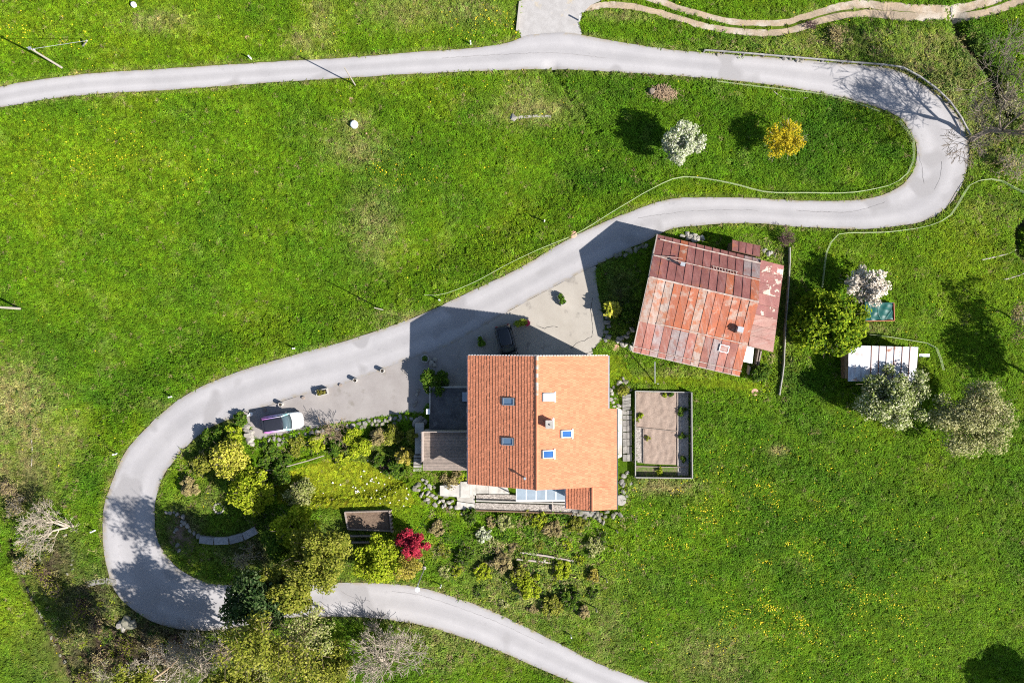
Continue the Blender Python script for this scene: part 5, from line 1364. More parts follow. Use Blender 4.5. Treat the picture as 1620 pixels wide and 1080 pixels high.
# crack repairs in the yard
t = thing("yard_crack", "dark irregular crack across the sunny concrete yard", "crack", tuple(G(920, 540, .03)))
TAR = surf("tar_crack", (.07, .065, .06), (.10, .09, .085), 5, .9, .2, 20, bumps=0)
def crack(pts, w, seed):
    r = random.Random(seed); D = dense([tuple(p) for p in GA(pts, .036)], .25); m = M()
    D = [(p[0] + r.uniform(-.05, .05), p[1] + r.uniform(-.05, .05), p[2]) for p in D]
    for a, b in zip(D[:-1], D[1:]): m.beam(a, b, w * r.uniform(.5, 1.4), .006)
    m.build("crack_line", TAR, t)
crack([(903, 551), (915, 541), (928, 537), (938, 530)], .06, 1); crack([(938, 530), (937, 512), (935, 490), (938, 470)], .04, 2)
crack([(854, 517), (862, 519), (872, 516), (882, 517)], .05, 3); crack([(925, 559), (932, 557), (938, 556)], .05, 4)
t = thing("road_cracks", "thin dark cracks in the asphalt of the right hairpin and lower road", "crack", tuple(G(1440, 290, .03)))
def rcrack(pts, w, seed):
    r = random.Random(seed); D = dense([tuple(p) for p in GA(pts, .043)], .3); m = M()
    D = [(p[0] + r.uniform(-.05, .05), p[1] + r.uniform(-.05, .05), p[2]) for p in D]
    for a, b in zip(D[:-1], D[1:]): m.beam(a, b, w * r.uniform(.4, 1.3), .006)
    m.build("crack_line", surf("road_crack", (.15, .14, .14), (.20, .19, .19), 5, .9, .2, 20, bumps=0), t)
rcrack([(1452, 240), (1458, 262), (1462, 290)], .035, 5); rcrack([(1400, 320), (1370, 330), (1330, 336), (1260, 333)], .03, 6); rcrack([(1490, 255), (1488, 280), (1478, 300)], .03, 7)
rcrack([(540, 935), (560, 945), (585, 950)], .035, 8); rcrack([(620, 935), (660, 940), (720, 958), (790, 985), (860, 1018)], .025, 9); rcrack([(700, 92), (800, 86), (880, 84), (960, 92)], .02, 10); rcrack([(1010, 345), (1080, 335), (1150, 332), (1200, 333)], .025, 11)
# round lids
def lid(px, py, r, mat, label, h=.05, dome=False):
    g = G(px, py); m = M(); m.lathe(g, [(r, -.1), (r, h), (r * .9, h + .02), (0, h + (.18 if dome else .03))] if not dome else [(r, -.1), (r, h), (r * .92, h + .10), (r * .6, h + .20), (0, h + .24)], 18)
    tag(m.build("manhole_cover", mat, None, tuple(g), smooth=False), label, "cover")
lid(907, 371, .36, PINKSTONE, "round terracotta manhole cover on the verge beside the fence"); lid(974, 550, .36, PINKSTONE, "round orange cover in the grass by the barn's shaded bed")
lid(1194, 620, .36, PINKSTONE, "round orange cover in the mown grass south of the barn"); lid(391, 59, .2, PINKSTONE, "small round pinkish cover in the top left meadow")
lid(561, 198, .38, WHITE, "white domed well cap in the middle of the upper meadow", .30, True); lid(213, 9, .26, WHITE, "small white cap near the top edge of the meadow", .25, True)
lid(580, 212, .12, PINKSTONE, "tiny brick red marker beside the white domed cap"); lid(555, 156, .2, PINKSTONE, "small pinkish cover in the meadow below the upper road pole")
# ================================================================== poles, posts, lamp
POLEWOOD = surf("pole_wood", (.36, .32, .27), (.28, .25, .21), 5, .9, .2, 18)
def pole(px, py, h, label, r=.11, extras=True, mat=POLEWOOD):
    g = G(px, py); t = thing("utility_pole", label, "pole", tuple(g)); m = M()
    m.tube(g + Vector((0, 0, -.3)), g + Vector((0, 0, h)), r, r * .75, 10); m.build("shaft", mat, t)
    if extras:
        m = M(); m.box(g + Vector((0, 0, h + .03)), (.26, .26, .06)); m.build("cap", ZINC, t)
        m = M(); m.beam(g + Vector((-.35, .1, h - .25)), g + Vector((.35, -.1, h - .25)), .08, .08); ca = m.build("crossarm", mat, t)
        for s in (-.3, .3):
            m = M(); m.tube(g + Vector((s, -s * .28, h - .21)), g + Vector((s, -s * .28, h - .05)), .04, .03, 8); m.build("insulator", WHITE, ca)
    return g
g1 = pole(99, 108, 5.2, "utility pole with guy wire beside the upper left road")
pole(562, 135, 5.0, "thin pole on the south edge of the upper road", .07, False); pole(606, 490, 4.9, "lone slim pole in the meadow above the middle road", .06, False)
pole(33, 488, 6.0, "thick pole at the left edge of the big meadow", .13)
t = thing("guy_anchor_pole", "short leaning stub pole tied by wire to the upper left utility pole", "pole", tuple(G(131, 73)))
A = G(131, 73); m = M(); m.tube(A, A + Vector((1.0, .1, 1.1)), .09, .08, 8); m.build("stub", POLEWOOD, t)
m = M(); p = A + Vector((1.0, .1, 1.1)); q = g1 + Vector((0, 0, 5.0)); m.tube(p, q, .018, .018, 5); m.build("wire", ZINC, t)
def delineator(px, py, label, h=.95):
    g = G(px, py); t = thing("marker_post", label, "marker post", tuple(g), "white roadside marker posts")
    m = M(); m.beam(g, g + Vector((0, 0, h)), .12, .10, up=(1, 0, 0)); m.build("post", WHITE, t)
    m = M(); m.beam(g + Vector((0, 0, h * .72)), g + Vector((0, 0, h * .86)), .125, .105, up=(1, 0, 0)); m.build("black_band", DARKMETAL, t)
for px, py, lb in ((398, 94, "white marker post on the upper road's grassy edge left of the junction"), (745, 71, "white marker post just left of the gravel driveway"), (696, 475, "white marker post on the verge opposite the house shadow"),
                   (467, 551, "white marker post beside the middle road above the tube bollards"), (273, 627, "white marker post where the road begins to bend left"), (186, 717, "white marker post on the outer bend level with the garden wall"),
                   (151, 838, "white marker post on the outer hairpin beside the bare tree"), (698, 924, "white marker post right of the street lamp"), (903, 1003, "white marker post on the lower road's uphill verge"), (861, 351, "small white marker in the grass above the middle road"), (916, 33, "dark topped marker post at the gravel driveway corner")):
    delineator(px, py, lb)
g = G(672, 896); t = thing("street_lamp", "grey street lamp leaning over the lower road beside the red maple", "street lamp", tuple(g))
m = M(); m.tube(g, g + Vector((0, 0, 5.6)), .075, .055, 10); m.build("post", ZINC, t)
m = M(); m.tube(g + Vector((0, 0, 5.55)), g + Vector((-.05, -.35, 5.75)), .04, .04, 8); ar = m.build("arm", ZINC, t)
m = M(); m.lathe(g + Vector((-.05, -.45, 5.68)), [(.10, 0), (.24, .06), (.22, .16), (0, .22)], 14); m.build("lamp_head", WHITE, t)
m = M(); m.box(g + Vector((0, 0, .25)), (.3, .3, .5)); m.build("base", CONCRETE, t)
def woodpost(px, py, label, h=1.1, r=.07, name="fence_post"):
    g = G(px, py); m = M(); m.tube(g + Vector((0, 0, -.2)), g + Vector((0, 0, h)), r, r * .9, 8); m.tube(g + Vector((0, 0, h)), g + Vector((0, 0, h + .05)), r * .9, r * .3, 8)
    tag(m.build(name, POLEWOOD, None, tuple(g)), label, "post", "wooden posts on the lower slope")
woodpost(942, 960, "pale wooden post low on the slope by the tan grass tuft", 1.3); woodpost(958, 914, "wooden post beside the dry shrub right of the flower bed", 1.3); woodpost(971, 867, "wooden post nearest the farmhouse on the lower slope", .9)
woodpost(801, 918, "short grey post beside the yellow green shrub above the lower road", .7); woodpost(975, 838, "dark post at the corner of the stone wall below the farmhouse", 1.0)
# ================================================================== guard rail on the right hairpin
gr = thing("guard_rail", "weathered guard rail with posts around the outside of the right hairpin", "guard rail", tuple(G(1400, 104)))
D = dense([tuple(p) for p in GA([(1113, 83), (1170, 87), (1240, 93), (1300, 98), (1360, 103), (1400, 106), (1425, 110), (1455, 127), (1485, 150), (1508, 176), (1524, 204), (1530, 216)])], 1.9)
RAILM = surf("weathered_rail", (.29, .275, .26), (.21, .20, .19), 3, .8, .2, 14, obj=.12)
for i, (a, b) in enumerate(zip(D[:-1], D[1:])):
    a = Vector(a); b = Vector(b); up = Vector((0, 0, .58)); m = M(); m.beam(a + up, b + up, .12, .14); m.build("rail", RAILM, gr)
    m = M(); m.box((a.x, a.y, a.z + .27), (.13, .13, .7)); m.build("post", RAILM, gr)
for i, (px, py) in enumerate([(1128, 87), (1133, 88), (1180, 88), (1230, 92), (1250, 95), (1262, 96), (1275, 97), (1425, 108), (1430, 112)]):
    pass
rocks(gr, [(1134, 88), (1240, 93), (1250, 95), (1260, 96), (1268, 97), (1428, 111)], .4, PALESTONE, zoff=.1)
# concrete edge of the gravel driveway
A, B = G(823, 4), G(818, 50); m = M(); m.beam(A + Vector((0, 0, .12)), B + Vector((0, 0, .12)), .22, .45)
tag(m.build("driveway_kerb", CONCRETE, None, tuple(B)), "straight concrete edge on the left of the gravel driveway", "kerb")
# culvert rim across the dirt track, spring trough
t = thing("track_drain", "stone drain channel crossing the dirt track near the top right", "drain", tuple(G(1506, 22)))
for k in range(5):
    A, B = G(1504.5, 11 + k * 5), G(1506, 15 + k * 5); m = M(); m.beam(A + Vector((0, 0, .02)), B + Vector((0, 0, .02)), .28, .1); m.build("slab", STONE, t)
slabwall("stone_trough_line", "narrow pale stone channel lying in the upper meadow", [(813, 187), (835, 185), (855, 184), (872, 185)], .26, .10, PALESTONE, .9, "channel")
t = thing("trough_stone", "rounded pale stone at the left end of the meadow channel", "stone", tuple(G(814, 187))); rocks(t, [(813, 187)], .7, PALESTONE, zoff=.1)
# ================================================================== white net fences
NETM = plain("pale_green_fence_tape", (.36, .42, .22), .7)
def tape_fence(label, pts, h=.55, wires=3):
    P = GA(pts); t = thing("tape_fence", label, "fence", tuple(P[0])); D = dense([tuple(p) for p in P], 1.1)
    for lv in range(wires):
        z = h * (lv + 1) / wires; m = M()
        for i, (a, b) in enumerate(zip(D[:-1], D[1:])):
            a = Vector(a); b = Vector(b); a.z += z; b.z += z; m.beam(a, b, .02, .04)
        m.build("tape", NETM, t)
    for i, p in enumerate(D):
        if i % 3 == 0:
            m = M(); m.tube(Vector(p), Vector(p) + Vector((0, 0, h + .06)), .016, .016, 5); m.build("stake", NETM, t)
tape_fence("pale tape fence around the meadow inside the right hairpin", [(905, 374), (935, 357), (960, 341), (1000, 317), (1030, 300), (1078, 281), (1150, 290), (1200, 303), (1225, 306), (1270, 306), (1340, 306), (1385, 299), (1415, 290), (1438, 268), (1443, 235), (1441, 220), (1420, 193)])
tape_fence("pale tape fence just below the upper road near the hairpin", [(1133, 130), (1180, 136), (1230, 142), (1290, 149), (1350, 163), (1390, 178)], .35, 2)
tape_fence("pale tape fence outside the hairpin running down to the big green tree", [(1298, 455), (1302, 425), (1305, 400), (1322, 372), (1355, 369), (1400, 368), (1440, 363), (1470, 357), (1500, 342), (1520, 310), (1532, 292), (1550, 286), (1575, 285), (1600, 298), (1630, 312)])
tape_fence("short pale tape fence above the white shed roof", [(1372, 529), (1400, 532), (1430, 537), (1475, 546), (1485, 566), (1490, 585)], .5)
tape_fence("thin tape fence on the verge of the middle road", [(672, 467), (700, 466), (750, 447), (800, 420), (850, 396), (900, 376)], .45, 2)
# garden rails
t = thing("garden_rail", "pale wooden rail along the lower flower border in the garden", "rail", tuple(G(440, 740)))
for a, b in (((406, 746), (450, 738)), ((450, 738), (490, 727)), ((490, 727), (515, 719))):
    A, B = G(*a), G(*b); m = M(); m.beam(A + Vector((0, 0, .55)), B + Vector((0, 0, .55)), .08, .08); m.build("rail", PALEWOOD, t); m = M(); m.box((A.x, A.y, A.z + .25), (.08, .08, .7)); m.build("post", GREYWOOD, t)
def log(label, pts, r, name="fallen_branch", mat=None, zo=.08):
    D = dense([tuple(p) for p in GA(pts)], .6); m = M(); n = len(D)
    for i in range(n - 1):
        a = Vector(D[i]) + Vector((0, rnd.uniform(-.04, .04), zo)); b = Vector(D[i + 1]) + Vector((0, 0, zo)); m.tube(a, b, r * (1 - .5 * i / n), r * (1 - .5 * (i + 1) / n), 7)
    tag(m.build(name, mat or POLEWOOD, None, tuple(D[0])), label, "branch")
log("upper of two pale dead branches in the right meadow", [(1553, 411), (1575, 406), (1595, 401), (1608, 394)], .08); log("lower of two pale dead branches in the right meadow", [(1587, 443), (1605, 438), (1622, 431)], .08)
log("dead branch below the fence in the hairpin meadow", [(1222, 143), (1235, 154), (1250, 157), (1278, 155)], .05); log("long pale log lying above the flower border", [(415, 714), (428, 710), (442, 706)], .07)
log("pale stick standing in the dry grass at the left", [(846, 913), (862, 914), (880, 916)], .06)
log("pale old fence rail in the dry grass on the left edge", [(50, 690), (52, 715), (50, 740)], .06); log("short white stick in the upper left meadow", [(57, 677), (66, 680)], .05)

# ================================================================== trees and shrubs
BARK = surf("grey_brown_bark", (.16, .125, .095), (.22, .18, .145), 3, .95, .25, 12)
PALEBARK = surf("pale_grey_bark", (.42, .36, .28), (.32, .27, .21), 3, .95, .25, 12)
TANBARK = surf("tan_bark", (.36, .27, .17), (.27, .20, .13), 3, .95, .25, 12)
MAROONBARK = surf("maroon_twigs", (.14, .075, .075), (.18, .11, .10), 3, .95, .25, 12)
LM = {
 'white': leafmat("white_blossom", (.20, .26, .09), (.44, .46, .30), (.70, .69, .56)),
 'cream': leafmat("cream_pink_blossom", (.42, .36, .28), (.60, .53, .44), (.72, .66, .58), .15),
 'whitegreen': leafmat("green_white_blossom", (.10, .15, .02), (.27, .31, .10), (.66, .64, .42)),
 'yellow': leafmat("golden_young_leaves", (.36, .29, .012), (.52, .39, .015), (.50, .43, .04)),
 'green': leafmat("bright_green_leaves", (.055, .115, .006), (.145, .215, .008), (.27, .33, .018)),
 'dark': leafmat("dark_glossy_leaves", (.012, .030, .008), (.030, .060, .012), (.09, .12, .05), .12),
 'lime': leafmat("lime_leaves", (.14, .205, .008), (.26, .32, .014), (.38, .41, .035)),
 'yellowlime': leafmat("yellow_lime_leaves", (.24, .27, .02), (.42, .40, .05), (.58, .52, .10)),
 'palelime': leafmat("pale_lime_leaves", (.16, .20, .04), (.28, .30, .09), (.42, .40, .20)),
 'olive': leafmat("olive_leaves", (.09, .115, .012), (.20, .215, .022), (.31, .30, .06)),
 'olivepale': leafmat("pale_olive_buds", (.16, .17, .05), (.32, .32, .125), (.50, .47, .26)),
 'tan': leafmat("tan_dry_leaves", (.20, .16, .07), (.32, .25, .12), (.30, .27, .10)),
 'golden': leafmat("golden_haze_leaves", (.24, .21, .025), (.36, .30, .045), (.40, .33, .09)),
 'red': leafmat("crimson_leaves", (.16, .012, .022), (.36, .022, .045), (.50, .06, .09)),
 'midgreen': leafmat("mid_green_leaves", (.03, .075, .008), (.07, .13, .012), (.13, .19, .02)),
}
def grow(segs, tips, p, d, L, r, lvl, maxl, R, up=.06, spread=.6, nch=(2, 4), wob=.16):
    n = 3
    for k in range(n):
        d = (d + Vector((R.gauss(0, wob), R.gauss(0, wob), R.gauss(0, wob) + up))).normalized()
        q = p + d * (L / n); r2 = r * .86; segs.append((p, q, r, r2)); p = q; r = r2
        if lvl < maxl and k > 0 and R.random() < .55:
            sd = (d + Vector((R.gauss(0, spread), R.gauss(0, spread), R.gauss(0, spread * .6)))).normalized()
            grow(segs, tips, p, sd, L * R.uniform(.5, .72), r * .55, lvl + 1, maxl, R, up, spread, nch, wob)
    if lvl < maxl:
        for _ in range(R.randint(*nch)):
            sd = (d + Vector((R.gauss(0, spread), R.gauss(0, spread), R.gauss(0, spread * .55)))).normalized()
            grow(segs, tips, p, sd, L * R.uniform(.62, .85), r * .68, lvl + 1, maxl, R, up, spread, nch, wob)
    else: tips.append(p)
def seg_mesh(name, segs, mat, parent, sides=5, rmin=.011):
    n = len(segs); A = np.array([tuple(s[0]) for s in segs]); B = np.array([tuple(s[1]) for s in segs])
    r0 = np.maximum([s[2] for s in segs], rmin); r1 = np.maximum([s[3] for s in segs], rmin)
    d = B - A; d /= np.linalg.norm(d, axis=1)[:, None] + 1e-9
    ref = np.where(np.abs(d[:, 2:3]) > .9, np.array([[1., 0, 0]]), np.array([[0, 0, 1.]]))
    x = np.cross(d, ref); x /= np.linalg.norm(x, axis=1)[:, None]; y = np.cross(d, x)
    V = []
    for P, r in ((A, r0), (B, r1)):
        for k in range(sides):
            t = 2 * math.pi * k / sides; V.append(P + x * (r * math.cos(t))[:, None] + y * (r * math.sin(t))[:, None])
    V = np.stack(V, 1).reshape(-1, 3); base = (np.arange(n) * 2 * sides)[:, None]
    F = np.concatenate([np.concatenate([base + k, base + (k + 1) % sides, base + sides + (k + 1) % sides, base + sides + k], 1) for k in range(sides)])
    return npmesh(name, V, F, mat, parent, smooth=True)
def at_crown(px, py, zc):
    z = 0.0
    for _ in range(5):
        p = W(px, py, z + zc); z = tz1(p.x, p.y)
    return Vector((p.x, p.y, z))
SEED = [50]
def leafy(name, label, px, py, zc, r, hz, key, n, leaf=.15, cat="tree", bark=None, blobs=26, bare=.0, group=None, lean=(0, 0), thick=None, tight=.42):
    SEED[0] += 1; R = random.Random(SEED[0]); b = at_crown(px, py, zc)
    t = thing(name, label, cat, tuple(b), group); c = b + Vector((0, 0, zc))
    C = []; RR = []; lobes = [Vector((R.gauss(0, 1), R.gauss(0, 1), R.gauss(0, .5))).normalized() for _ in range(9)]
    for k in range(blobs):
        d = Vector((R.gauss(0, 1), R.gauss(0, 1), R.gauss(0, 1))).normalized(); rad = R.random() ** .4 * R.uniform(.72, 1.0) * (.80 + .30 * max(0, max(d.dot(l) for l in lobes)) ** 3)
        C.append((c.x + d.x * r * rad * .86, c.y + d.y * r * rad * .86, c.z + d.z * hz * rad * .86)); RR.append(r * R.uniform(.16, tight))
    V, F = leaf_quads(C, n, leaf, RR, seed=SEED[0])
    npmesh("crown" if cat == "tree" else "foliage", V, F, LM[key], t)
    th = thick or .035 * r + .035; segs = []
    top = c + Vector((0, 0, -hz * .35)); p = b + Vector((0, 0, -.2)); ns = 5; prev = p
    for k in range(ns):
        q = p.lerp(top, (k + 1) / ns) + Vector((R.uniform(-.08, .08), R.uniform(-.08, .08), 0)) * r * .4
        segs.append((prev, q, th * (1 - .1 * k), th * (1 - .1 * (k + 1)))); prev = q
    for cc in C[:18]:
        s = p.lerp(top, R.uniform(.55, 1.0)); e = Vector(cc); mid = s.lerp(e, .5) + Vector((0, 0, -.12 * r))
        segs += [(s, mid, th * .42, th * .26), (mid, e, th * .26, th * .10)]
        for _ in range(4):
            e2 = e + Vector((R.gauss(0, 1), R.gauss(0, 1), R.gauss(.3, 1))).normalized() * r * .4; segs.append((mid.lerp(e, R.random()), e2, th * .12, th * .04))
    seg_mesh("trunk" if cat == "tree" else "stem", segs, bark or BARK, t)
    return t
def bare(name, label, base, h, r0, maxl, bark, cat="tree", d0=(0, 0, 1), spread=.6, stems=1, L=None, up=.06, nch=(2, 3), key=None, nl=0, leaf=.1, wob=.16, group=None, rmin=.012):
    SEED[0] += 1; R = random.Random(SEED[0]); b = G(*base)
    t = thing(name, label, cat, tuple(b), group); tips = []; trunk = []; tw = []
    L = L or h * .34
    for s in range(stems):
        d = Vector(d0) + (Vector((R.gauss(0, .35), R.gauss(0, .35), 0)) if stems > 1 else Vector((0, 0, 0))); d.normalize(); segs = []
        o = b + (Vector((R.uniform(-.25, .25), R.uniform(-.25, .25), -.2)) if stems > 1 else Vector((0, 0, -.2)))
        grow(segs, tips, o, d, L, r0, 0, maxl, R, up, spread, nch, wob)
        thr = r0 * .42
        trunk += [s_ for s_ in segs if s_[2] >= thr]; tw += [s_ for s_ in segs if s_[2] < thr]
    seg_mesh("trunk" if cat == "tree" else "stem", trunk, bark, t, 7)
    if tw: seg_mesh("branches", tw, bark, t, 4, rmin)
    if key:
        C = [tuple(p) for p in tips]; V, F = leaf_quads(C, nl, leaf, [R.uniform(.25, .55) for _ in C], seed=SEED[0]); npmesh("crown" if cat == "tree" else "foliage", V, F, LM[key], t)
    return t
# --- hairpin meadow and right side
leafy("blossom_tree", "round tree covered in white blossom in the hairpin meadow", 1079, 222, 3.2, 2.4, 2.2, 'white', 9000, .12, bark=BARK, blobs=60, tight=.25)
leafy("golden_tree", "round golden yellow tree inside the right hairpin", 1240, 220, 2.7, 2.2, 1.3, 'yellow', 4600, .09, bark=PALEBARK, blobs=60, tight=.24)
leafy("blossom_tree", "cream blossomed tree overhanging the teal tarpaulin", 1372, 451, 2.7, 2.6, 1.7, 'cream', 4600, .14, bark=PALEBARK, blobs=70, tight=.2)
leafy("broadleaf_tree", "large bright green broadleaf tree west of the white shed roof", 1310, 510, 3.1, 4.1, 2.4, 'green', 22000, .20, blobs=80, tight=.28)
leafy("blossom_tree", "green and white blossoming tree overhanging the white shed roof", 1411, 630, 3.4, 3.9, 2.4, 'whitegreen', 19000, .13, blobs=60, tight=.26)
leafy("olive_green_tree", "pale olive budding tree right of the shed blossom tree", 1541, 660, 4.2, 4.2, 3.0, 'olivepale', 19000, .12, bark=TANBARK, blobs=64, tight=.27)
bare("budding_tree", "half bare tan budding tree at the right edge", (1600, 505), 5.0, .12, 4, PALEBARK, key='tan', nl=2500, leaf=.10, spread=.65)
b0 = G(1632, 597); 
leafy("meadow_tree", "tree just past the right edge shading the meadow by the shed", 1692, 600, 5.2, 3.9, 2.2, 'green', 3600, .17, blobs=60, tight=.22)
leafy("meadow_tree", "tree past the lower right corner shading the meadow edge", 1735, 1150, 5.2, 3.0, 2.6, 'green', 12000, .20, blobs=40)
bare("bare_roadside_tree", "tall leafless tree at the outer right hairpin casting branch shadows on the road", (1537, 223), 12.5, .26, 5, BARK, d0=(.06, .02, 1), spread=.60, L=4.0, nch=(3, 4), up=.08, rmin=.016)
bare("bare_thicket", "grey leafless thicket beside the upper right stream", (1585, 170), 3.2, .06, 3, PALEBARK, "shrub", stems=7, spread=.7, key='olivepale', nl=700, leaf=.09)
bare("bare_thicket", "tan leafless thicket below the tall roadside tree", (1592, 262), 2.8, .05, 3, PALEBARK, "shrub", stems=6, spread=.8, key='tan', nl=500, leaf=.09)
bare("bare_thicket", "brown leafless thicket behind the tall roadside tree", (1605, 215), 3.4, .06, 3, TANBARK, "shrub", stems=6, spread=.7)
bare("bare_shrub", "dark maroon leafless shrub by the road behind the barn", (1240, 378), 1.9, .035, 3, MAROONBARK, "shrub", stems=8, spread=.6)
bare("bare_shrub", "leafless shrub on the bank below the dirt track", (1318, 62), 1.5, .03, 3, TANBARK, "shrub", stems=7, spread=.6, key='tan', nl=500, leaf=.10)
bare("bare_shrub", "small twiggy shrub between the dirt track ruts and bank", (1278, 42), 1.2, .03, 3, MAROONBARK, "shrub", stems=5, spread=.7)
# --- left and lower garden
bare("bare_stream_tree", "pale leafless tree spreading left over the stream bank", (110, 832), 6.4, .15, 4, PALEBARK, d0=(-.3, 0, 1), spread=.62, stems=3, L=1.7, nch=(2, 4), rmin=.014)
leafy("forsythia_shrub", "bright yellow flowering shrub in the garden corner", 366, 728, 1.7, 2.3, 1.2, 'yellowlime', 5200, .14, "shrub", blobs=40)
leafy("garden_tree", "lime green young tree below the yellow flowering shrub", 392, 778, 2.4, 2.5, 1.6, 'lime', 7000, .16, blobs=40)
leafy("garden_shrub", "pale lime loose shrub at the left side of the lawn", 474, 780, .7, 1.6, .6, 'palelime', 2200, .12, "shrub")
leafy("garden_shrub", "olive shrub between the lime tree and the lawn", 445, 752, .8, 1.3, .7, 'midgreen', 2200, .13, "shrub")
leafy("garden_tree", "tall olive green tree with dense rounded crown above the lower road", 503, 884, 7.2, 3.5, 3.2, 'olive', 11000, .14, blobs=64, tight=.28)
leafy("garden_tree", "bright green tree left of the timber walled bed", 466, 836, 4.0, 2.6, 2.0, 'lime', 9000, .17, blobs=50, tight=.3)
leafy("garden_tree", "small rounded olive tree beside the hairpin's inner edge", 424, 914, 6.0, 1.7, 2.0, 'olive', 5500, .15, blobs=22)
leafy("evergreen_tree", "dark glossy evergreen tree overhanging the lower hairpin road", 405, 950, 7.4, 3.1, 3.2, 'dark', 12000, .18, blobs=46)
leafy("garden_tree", "green tree between the dark evergreen and the tall olive tree", 455, 935, 6.6, 2.4, 2.8, 'olive', 9000, .16, blobs=36)
leafy("garden_tree", "mid green tree behind the slate wall", 440, 858, 3.6, 2.0, 1.8, 'midgreen', 5500, .16, blobs=28)
leafy("garden_shrub", "lime green shrub overhanging the lower road's upper edge", 600, 890, 2.4, 2.9, 1.6, 'lime', 8500, .15, "shrub", blobs=56, tight=.3)
leafy("garden_shrub", "golden hazy shrub between the lime shrub and the street lamp", 640, 895, 1.9, 1.8, 1.3, 'golden', 4500, .09, "shrub", bark=TANBARK)
leafy("red_maple", "crimson leaved maple beside the street lamp", 650, 862, 2.0, 1.75, 1.3, 'red', 4800, .12, blobs=44, tight=.28)
leafy("riverside_tree", "tall thin crowned pale olive tree left of the other riverside trees", 398, 1018, 13.5, 3.6, 3.2, 'olive', 3000, .14, bark=TANBARK, blobs=60, tight=.24)
leafy("riverside_tree", "tall olive tree at the bottom edge below the lower road", 458, 1062, 11.5, 4.0, 3.2, 'olive', 3600, .14, bark=TANBARK, blobs=60, tight=.26)
leafy("riverside_tree", "yellow olive tree at the bottom edge left of the tall trees", 388, 1078, 8.0, 3.2, 2.8, 'palelime', 4000, .13, bark=TANBARK, blobs=50, tight=.28)
leafy("riverside_tree", "pale budding tree with tan stems close below the lower road", 478, 1005, 7.5, 3.6, 2.8, 'palelime', 3600, .12, bark=TANBARK, blobs=56, tight=.25)
leafy("riverside_tree", "tall tree rising from just beyond the bottom edge left of centre", 376, 1104, 12.0, 3.4, 3.0, 'olive', 5200, .16, bark=TANBARK, blobs=60, tight=.22)
leafy("riverside_tree", "mid height tree just beyond the bottom edge below the hairpin", 350, 1108, 9.0, 3.2, 2.6, 'olive', 5500, .16, bark=TANBARK, blobs=60, tight=.24)
leafy("riverside_tree", "low green thicket tree right of the tall olive tree", 530, 1060, 3.0, 2.6, 2.0, 'olive', 4500, .14, bark=TANBARK)
bare("bare_riverside_tree", "pale leafless tree reaching up to the lower road", (612, 1056), 6.0, .13, 4, PALEBARK, d0=(.02, 1.25, 1), spread=.55, stems=5, L=2.3, nch=(2, 4), rmin=.018)
bare("bare_riverside_tree", "leafless many stemmed tree at the bottom below the hairpin", (322, 1062), 6.0, .09, 4, PALEBARK, d0=(-.05, 1.1, 1), spread=.42, stems=7, L=2.2, nch=(2, 3), rmin=.018)
bare("bare_riverside_tree", "small tan budding tree at the bottom left", (200, 1075), 4.0, .07, 4, PALEBARK, d0=(.1, .2, 1), spread=.6, stems=3, L=1.3, key='palelime', nl=900, leaf=.10)
bare("bare_riverside_tree", "thin leafless tree beside the pale olive tree", (385, 1080), 5.5, .08, 4, TANBARK, d0=(.25, .5, 1), spread=.5, stems=3, L=1.8)
bare("bare_riverside_tree", "leafless pale tree between the bottom thicket and many stemmed tree", (262, 1078), 5.5, .08, 4, PALEBARK, d0=(.05, .9, 1), spread=.5, stems=4, L=1.9, nch=(2, 3), rmin=.016)
bare("bare_shrub", "grey leafless shrub between the slate wall and the evergreen", (392, 878), 2.2, .04, 3, PALEBARK, "shrub", stems=9, spread=.55, key='olivepale', nl=300, leaf=.08)
leafy("garden_shrub", "grey green bush at the right end of the slate wall", 412, 818, 1.2, 1.3, .8, 'midgreen', 1800, .10, "shrub")
leafy("riverside_tree", "thin crowned tree past the bottom left edge shading the stream bank", 205, 1112, 10.0, 4.0, 3.0, 'olive', 4200, .16, bark=TANBARK, blobs=60, tight=.22)
for k, (px, py, bk, lb) in enumerate(((160, 985, MAROONBARK, "brown bramble thicket left of the pale boulder"), (205, 1020, MAROONBARK, "brown bramble thicket just below the pale boulder"), (250, 1012, TANBARK, "tan bramble thicket under the hairpin's outer edge"), (240, 1055, PALEBARK, "pale twiggy thicket at the bottom between two budding trees"), (165, 1040, TANBARK, "tan bramble thicket beside the lower stream"), (130, 960, MAROONBARK, "dark brambles below the slab footbridge"), (285, 1015, MAROONBARK, "dark brambles against the hairpin's lowest curve"), (110, 1000, TANBARK, "thin brambles on the stream's right bank"), (30, 800, PALEBARK, "pale twigs in the dry grass at the left edge"), (70, 905, MAROONBARK, "dark brambles below the pale leafless stream tree"), (20, 770, TANBARK, "tan scrub at the left edge above the stream tree"), (90, 930, TANBARK, "tan scrub between the stream and the slab footbridge"), (45, 890, PALEBARK, "pale scrub at the head of the stream"), (140, 1070, MAROONBARK, "dark scrub at the bottom edge beside the stream"), (355, 1030, PALEBARK, "pale twigs between leafless tree and the tall olive trees"))):
    bare("bramble_thicket", lb, (px, py), 1.4, .022, 3, bk, "shrub", stems=9, spread=.75, L=.55, key=('olive' if k % 2 else 'tan'), nl=420, leaf=.09, group="brambles on the stream bank", up=.02)
